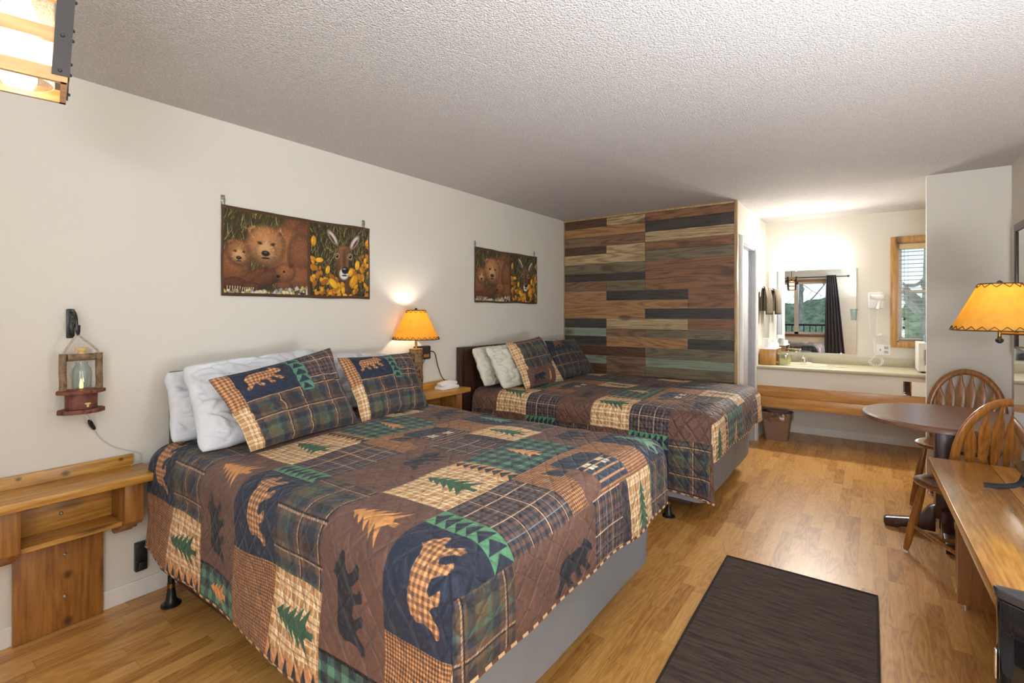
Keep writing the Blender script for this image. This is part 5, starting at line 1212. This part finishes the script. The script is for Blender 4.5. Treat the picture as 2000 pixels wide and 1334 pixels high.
def bag(cx, cy, z, a, c, drop, seed):
    def fn(u, v):
        th = 2 * math.pi * u; ca, sa = math.cos(th), math.sin(th); p = 3
        e = (abs(ca) ** p + abs(sa) ** p) ** (-1 / p); k = 1.0 + .05 * math.sin(math.pi * v) + .03 * noise.noise(Vector((ca * 3, sa * 3, v * 3 + seed)))
        if v < .2: return Vector((cx + ca * e * (a - .006), cy + sa * e * (c - .006), z - .05 + v * .26))
        return Vector((cx + ca * e * a * k * 1.03, cy + sa * e * c * k * 1.03, z + .004 - (v - .2) * drop * (1 + .35 * noise.noise(Vector((ca * 2, sa * 2, seed))))))
    return grid_mesh(fn, 48, 10)
link('bag_liner', bag(2.125, 6.14, VZ + .122, .064, .072, .07, 3), M_bag, t, 0)
# hair dryer
t = thing('hair_dryer', 'white wall mounted hair dryer on its holder between mirror and window', 'hair dryer', (2.93, YB, 1.5))
m = MB(); m.box(2.862, 3.005, YB - .03, YB - .002, 1.425, 1.60, .014, seg=3); m.box(2.872, 2.995, YB - .036, YB - .03, 1.435, 1.59, .003); m.build('holder', M_plastic, t)
m = MB(); m.lathe([(0, 0), (.024, .0), (.026, .02), (.030, .06), (.034, .09), (.026, .112), (0, .116)], (2.885, YB - .075, 1.548), 24, axis=(1, 0, -.1)); m.build('barrel', M_plastic, t)
m = MB(); m.tube([(2.965, YB - .075, 1.53), (2.96, YB - .075, 1.48), (2.945, YB - .078, 1.42)], (.014, .018), 12, smooth=1); m.build('grip', M_plastic, t)
m = MB(); m.tube([(2.882, YB - .10, 1.548), (2.885, YB - .10, 1.548)], .02, 16); m.build('grille', M_grey, t)
c = [(2.945, YB - .078, 1.415), (2.94, YB - .04, 1.32), (2.935, YB - .03, 1.20), (2.93, YB - .03, 1.12)]
for i in range(150):
    f = i / 149; a = 2 * math.pi * i / 7.5; 
    if f < .45: ctr = Vector((2.915 + .02 * f, YB - .03 - f * .02, 1.12 - f * .38))
    else: th = (f - .45) / .55 * math.pi * 1.35 - .3; ctr = Vector((2.90 + .055 * math.cos(th + 3.4) + .03, YB - .07, VZ + .055 + .045 * math.sin(th + 3.4)))
    c.append(tuple(ctr + Vector((math.cos(a) * .010, 0, math.sin(a) * .010))))
m = MB(); m.tube(c, .0028, 6); m.tube([(2.872, YB - .01, 1.425), (2.87, YB - .012, 1.28), (2.89, YB - .01, 1.10), (2.93, YB - .012, 1.02)], .003, 6, smooth=2); m.build('coiled_cord', M_plastic, t)
t = thing('wall_outlet', 'white double outlet plate on the back wall below the hair dryer', 'outlet', (2.99, YB, .98))
m = MB(); m.box(2.935, 3.055, YB - .007, YB - .001, .93, 1.045, .003); m.build('plate', M_plastic, t)
m = MB()
for z in (.965, 1.01): m.box(3.0, 3.035, YB - .010, YB - .007, z - .014, z + .014, .002); m.box(3.008, 3.011, YB - .0115, YB - .010, z - .004, z + .006); m.box(3.022, 3.025, YB - .0115, YB - .010, z - .004, z + .006)
m.build('socket', M_grey, t); m = MB(); m.box(2.96, 2.972, YB - .016, YB - .0075, .975, 1.0, .002); m.build('switch', M_grey, t)
t = thing('plug', 'small white plug and bracket on the wall between hair dryer and outlet plate', 'plug', (2.965, YB, 1.15)); m = MB(); m.box(2.93, 2.985, YB - .03, YB - .001, 1.13, 1.165, .006); m.build('plug_body', M_plastic, t)
(MB().tube([(2.955, YB - .02, 1.128), (2.945, YB - .02, 1.09), (2.985, YB - .02, 1.06), (3.02, YB - .013, 1.025)], .003, 6, smooth=2).build('cord', M_plastic, t))
# dish with soap wrappers
t = thing('soap_tray', 'flat cream wrapped soap beside the sink on the vanity counter', 'soap', (2.62, 6.2, VZ)); m = MB(); m.box(2.58, 2.66, 6.17, 6.21, VZ + .001, VZ + .012, .004); m.box(2.60, 2.69, 6.20, 6.24, VZ + .001, VZ + .008, .003, M=None); m.build('soap', plain('cream_paper', s8(238, 230, 200), .5), t)
# microwave
t = thing('microwave', 'white microwave on the right end of the vanity counter by the window', 'microwave', (3.45, 6.2, VZ))
m = MB(); m.box(3.245, 3.66, 6.05, 6.40, VZ + .012, VZ + .285, .008); m.build('cabinet', M_plastic, t)
m = MB(); m.box(3.25, 3.56, 6.034, 6.0495, VZ + .02, VZ + .28, .006); dr = m.build('door', M_plastic, t); m = MB(); m.box(3.295, 3.52, 6.031, 6.0335, VZ + .075, VZ + .22, 0); m.build('door_window', plain('grey_window', s8(120, 122, 124), .2), dr)
m = MB(); m.box(3.275, 3.29, 6.015, 6.0335, VZ + .13, VZ + .22, .004); m.build('handle', M_plastic, dr)
for x in (3.28, 3.62):
    for y in (6.09, 6.36): m = MB(); m.rod((x, y, VZ), (x, y, VZ + .013), .012); m.build('foot', M_blackpl, t)
m = MB(); m.box(3.30, 3.38, 6.10, 6.22, VZ + .286, VZ + .35, .006); tag(m.build('tissue_box', plain('teal_card', s8(96, 146, 158), .6)), 'teal tissue box on top of the white microwave', 'box')
t = thing('coffee_maker', 'small dark coffee maker standing on the microwave at the window edge', 'coffee maker', (3.56, 6.2, VZ + .286))
m = MB(); m.box(3.52, 3.64, 6.10, 6.26, VZ + .286, VZ + .305, .004); m.box(3.60, 3.64, 6.10, 6.26, VZ + .305, VZ + .52, .006); m.box(3.43, 3.60, 6.10, 6.26, VZ + .455, VZ + .52, .01); m.build('body', M_blackpl, t)
m = MB(); m.lathe([(0, 0), (.042, 0), (.05, .05), (.04, .12), (.03, .13), (.028, .13), (.038, .118), (.048, .05), (.04, .003), (0, .003)], (3.55, 6.18, VZ + .306), 24); m.build('carafe', M_jar, t)
# small mirror panel below the counter
t = thing('access_panel', 'small reflective metal panel below the right end of the vanity counter', 'panel', (3.25, VF, .6)); m = MB(); m.box(3.135, 3.52, VF + .012, VF + .019, .604, .738, .001); m.build('panel', M_mirror, t, 0)
# soap holder cup on mirror edge
t = thing('tumbler_holder', 'clear plastic tumbler holder fixed at the right edge of the vanity mirror', 'holder', (2.75, YB, 1.36)); m = MB(); m.lathe([(0, 0), (.026, 0), (.034, .12), (.032, .12), (.024, .003), (0, .003)], (2.735, YB - .045, 1.30), 24); m.build('tumbler', M_jar, t); m = MB(); m.box(2.70, 2.775, YB - .05, YB - .009, 1.41, 1.418, .002); m.build('bracket', M_jar, t)
# waste bin
t = thing('waste_bin', 'brown plastic waste bin with clear liner under the vanity boards', 'bin', (2.06, 6.1, 0))
tub(2.055, 6.12, .001, .30, .105, .14, .075, .10).build('bin_body', plain('mocha_plastic', s8(140, 108, 90), .45), t)
link('bag_liner', bag(2.055, 6.12, .303, .147, .107, .12, 8), thin_glass('frosted_bag', (.86, .80, .76), .4), t, 0)

# ------------------------------------------------------------------ vanity window
M_wpine = wood('window_pine', s8(204, 158, 92), s8(168, 120, 60), 'Z', .4, 1.2, True, .2)
m = MB(); W_ = .058
m.box(WX0 - W_, WX0, YB - .018, YB, WZ0 - W_, WZ1 + W_, .003); m.box(WX1, WX1 + W_, YB - .018, YB, WZ0 - W_, WZ1 + W_, .003); m.box(WX0, WX1, YB - .018, YB, WZ1, WZ1 + W_, .003); m.box(WX0, WX1, YB - .018, YB, WZ0 - W_, WZ0, .003)
m.box(WX0, WX0 + .012, YB, YB + .12, WZ0, WZ1); m.box(WX1 - .012, WX1, YB, YB + .12, WZ0, WZ1); m.box(WX0, WX1, YB, YB + .12, WZ0, WZ0 + .012); m.box(WX0, WX1, YB, YB + .12, WZ1 - .012, WZ1)
win = struct(m.build('window_1', M_wpine)); zc = 1.60
m = MB(); m.box(WX0 + .012, WX0 + .04, YB + .07, YB + .10, WZ0 + .012, WZ1 - .012); m.box(WX1 - .04, WX1 - .012, YB + .07, YB + .10, WZ0 + .012, WZ1 - .012); m.box(WX0 + .012, WX1 - .012, YB + .068, YB + .102, zc - .018, zc + .018); m.box(WX0 + .04, WX1 - .04, YB + .07, YB + .10, WZ0 + .012, WZ0 + .05); m.box(WX0 + .04, WX1 - .04, YB + .07, YB + .10, WZ1 - .04, WZ1 - .012)
struct(m.build('window_sash', M_white, win)); m = MB(); m.box(WX0 + .04, WX1 - .04, YB + .083, YB + .087, WZ0 + .05, WZ1 - .04); struct(m.build('window_pane', M_glass, win))
t = thing('window_blind', 'white horizontal blind with open slats in the pine framed window', 'blind', (3.36, YB + .03, WZ1))
m = MB(); m.box(WX0 + .016, WX1 - .016, YB + .015, YB + .06, WZ1 - .075, WZ1 - .014, .003); m.build('headrail', plain('cream_rail', s8(226, 208, 160), .5), t)
m = MB(); z = WZ1 - .10
while z > WZ0 + .05: m.box(WX0 + .018, WX1 - .018, YB + .018, YB + .058, z - .0012, z + .0012, M=Matrix.Translation((0, YB + .038, z)) @ Matrix.Rotation(R(-5), 4, 'X') @ Matrix.Translation((0, -YB - .038, -z))); z -= .042
m.build('slats', M_white, t, 0)
m = MB(); m.box(WX0 + .018, WX1 - .018, YB + .02, YB + .056, WZ0 + .028, WZ0 + .042, .003); m.build('bottom_rail', M_white, t)
m = MB()
for x in (3.20, 3.46): m.rod((x, YB + .016, WZ0 + .04), (x, YB + .016, WZ1 - .07), .001, n=6)
m.rod((3.17, YB + .008, 1.33), (3.17, YB + .008, WZ1 - .07), .001, n=6); m.rod((3.165, YB + .006, 1.24), (3.165, YB + .006, WZ1 - .07), .001, n=6); m.build('cords', M_cord, t)
for x, z in ((3.17, 1.315), (3.165, 1.225)): m = MB(); m.lathe([(0, -.012), (.009, -.012), (.006, .01), (0, .014)], (x, YB + .007, z), 10); m.build('tassel', M_lace, t)

# ------------------------------------------------------------------ front window (seen in the vanity mirror)
m = MB(); w = .06
m.box(FX0 - w, FX0, YF, YF + .018, FZ0 - w, FZ1 + w, .003); m.box(FX1, FX1 + w, YF, YF + .018, FZ0 - w, FZ1 + w, .003); m.box(FX0, FX1, YF, YF + .018, FZ1, FZ1 + w, .003); m.box(FX0 - .02, FX1 + .02, YF, YF + .03, FZ0 - w, FZ0, .003)
wf = struct(m.build('window_2', wood('window_redwood', s8(150, 100, 62), s8(110, 68, 40), 'X', .4, 1, False, .2)))
m = MB(); xm = 1.36
for x0, x1 in ((FX0, FX0 + .05), (xm - .045, xm + .045), (FX1 - .05, FX1)): m.box(x0, x1, YF - .09, YF - .04, FZ0, FZ1)
m.box(FX0, FX1, YF - .09, YF - .04, FZ0, FZ0 + .05); m.box(FX0, FX1, YF - .09, YF - .04, FZ1 - .05, FZ1); struct(m.build('window_sash', plain('tan_vinyl', s8(206, 196, 180), .4), wf)); m = MB(); m.box(FX0 + .05, FX1 - .05, YF - .068, YF - .064, FZ0 + .05, FZ1 - .05); struct(m.build('window_pane', M_glass, wf))
t = thing('curtain_rod', 'dark curtain rod with ball end above the front window, seen in the vanity mirror', 'curtain rod', (1.4, YF + .08, 2.23))
m = MB(); m.rod((.45, YF + .08, 2.235), (2.42, YF + .08, 2.235), .012); m.lathe([(0, -.03), (.02, -.022), (.028, 0), (.02, .022), (0, .03)], (2.44, YF + .08, 2.235), 16)
for x in (.5, 2.33): m.rod((x, YF, 2.235), (x, YF + .08, 2.235), .009)
m.build('rod', M_black, t)
def fn(u, v):
    w_ = .10 + .12 * v ** .8; xc = 2.10 + .07 * v; x = xc + (u - .5) * 2 * w_ * .95; y = YF + .085 + .028 * math.sin(u * 34) * (.6 + .4 * v); return Vector((x, y, 2.27 - 1.95 * v))
me = grid_mesh(fn, 90, 30); o = link('curtain', me, plain('slate_curtain', s8(66, 62, 66), .85, var=.05), None, 0)
for p in me.polygons: p.use_smooth = True
md = o.modifiers.new('t', 'SOLIDIFY'); md.thickness = .003; tag(o, 'dark slate curtain gathered beside the front window, reflected in the vanity mirror', 'curtain')

# ------------------------------------------------------------------ outdoors seen through the windows
M_leaf = plain('spring_foliage', s8(160, 170, 122), .9, var=.5, scale=2.6, bscale=5, bstr=1)
M_trunk = plain('tree_bark', s8(168, 162, 152), .95, var=.35, scale=9, bscale=14, bstr=1)
def hill(y0, y1, name):
    def f(u, v): 
        x = -30 + 66 * u; y = y0 + (y1 - y0) * v; return Vector((x, y, -2.6 + 4.9 * v ** .8 + .9 * noise.noise(Vector((x * .25, y * .25, 2))) + .5 * noise.noise(Vector((x * 1.1, y * 1.1, 4)))))
    me = grid_mesh(f, 150, 50); o = link(name, me, M_leaf, None, 0); o['kind'] = 'structure'; return o
hill(-4.5, -34, 'hillside'); hill(10.5, 40, 'hillside')
def tree(x, y, r, h, label, seed, spread=1.0, lean=0):
    t = thing('tree', label, 'tree', (x, y, -2.5)); rnd = random.Random(seed)
    m = MB(); m.tube([(x, y, -2.6), (x + lean * .3, y, 0), (x + lean * .6, y, 1.6), (x + lean, y, h * .6), (x + lean * 1.3, y, h)], lambda q: r * (1 - .6 * q), 16, smooth=2); tr = m.build('trunk', M_trunk, t)
    m = MB()
    def br(p, d, L, rad, dep):
        pts = [p]; q = p.copy(); dd = d.copy()
        for _ in range(4): dd = (dd + Vector((rnd.gauss(0, .2), rnd.gauss(0, .2), rnd.gauss(.05, .15)))).normalized(); q = q + dd * L / 4; pts.append(q.copy())
        m.tube(pts, lambda s: rad * (1 - .7 * s), 5)
        if dep:
            for i in range(3): br(pts[rnd.choice((2, 3, 4))], (dd + Vector((rnd.gauss(0, .8), rnd.gauss(0, .5), rnd.gauss(.1, .6)))).normalized(), L * .62, rad * .5, dep - 1)
    for i in range(9):
        z = .3 + (h - .5) * i / 9; a = rnd.uniform(0, 6.28); br(Vector((x + lean * z / h, y, z)), Vector((math.cos(a), math.sin(a) * .6, .6)).normalized(), spread * rnd.uniform(1.2, 2.4), r * .28, 3)
    m.build('branches', M_trunk, t, 0)
tree(3.83, 9.3, .50, 6.5, 'thick grey tree trunk right outside the pine framed window', 3)
tree(1.0, -5.6, .10, 4.2, 'bare branching tree outside the front window, reflected in the vanity mirror', 5, 1.0)
t = thing('deck_railing', 'dark deck railing outside the front window, seen only in the mirror', 'railing', (1.2, -2.4, 0)); m = MB(); m.box(-1, 4, -2.44, -2.38, 1.02, 1.07); m.box(-1, 4, -2.43, -2.39, .15, .19); m.build('rails', M_black, t, 0)
m = MB(); x = -1
while x < 4: m.box(x, x + .02, -2.42, -2.40, .19, 1.02); x += .14
m.build('balusters', M_black, t, 0)
m = MB(); m.box(-1, 4, -2.6, YF - .12, -.12, -.02); struct(m.build('deck_floor', M_pineX, smooth=0))
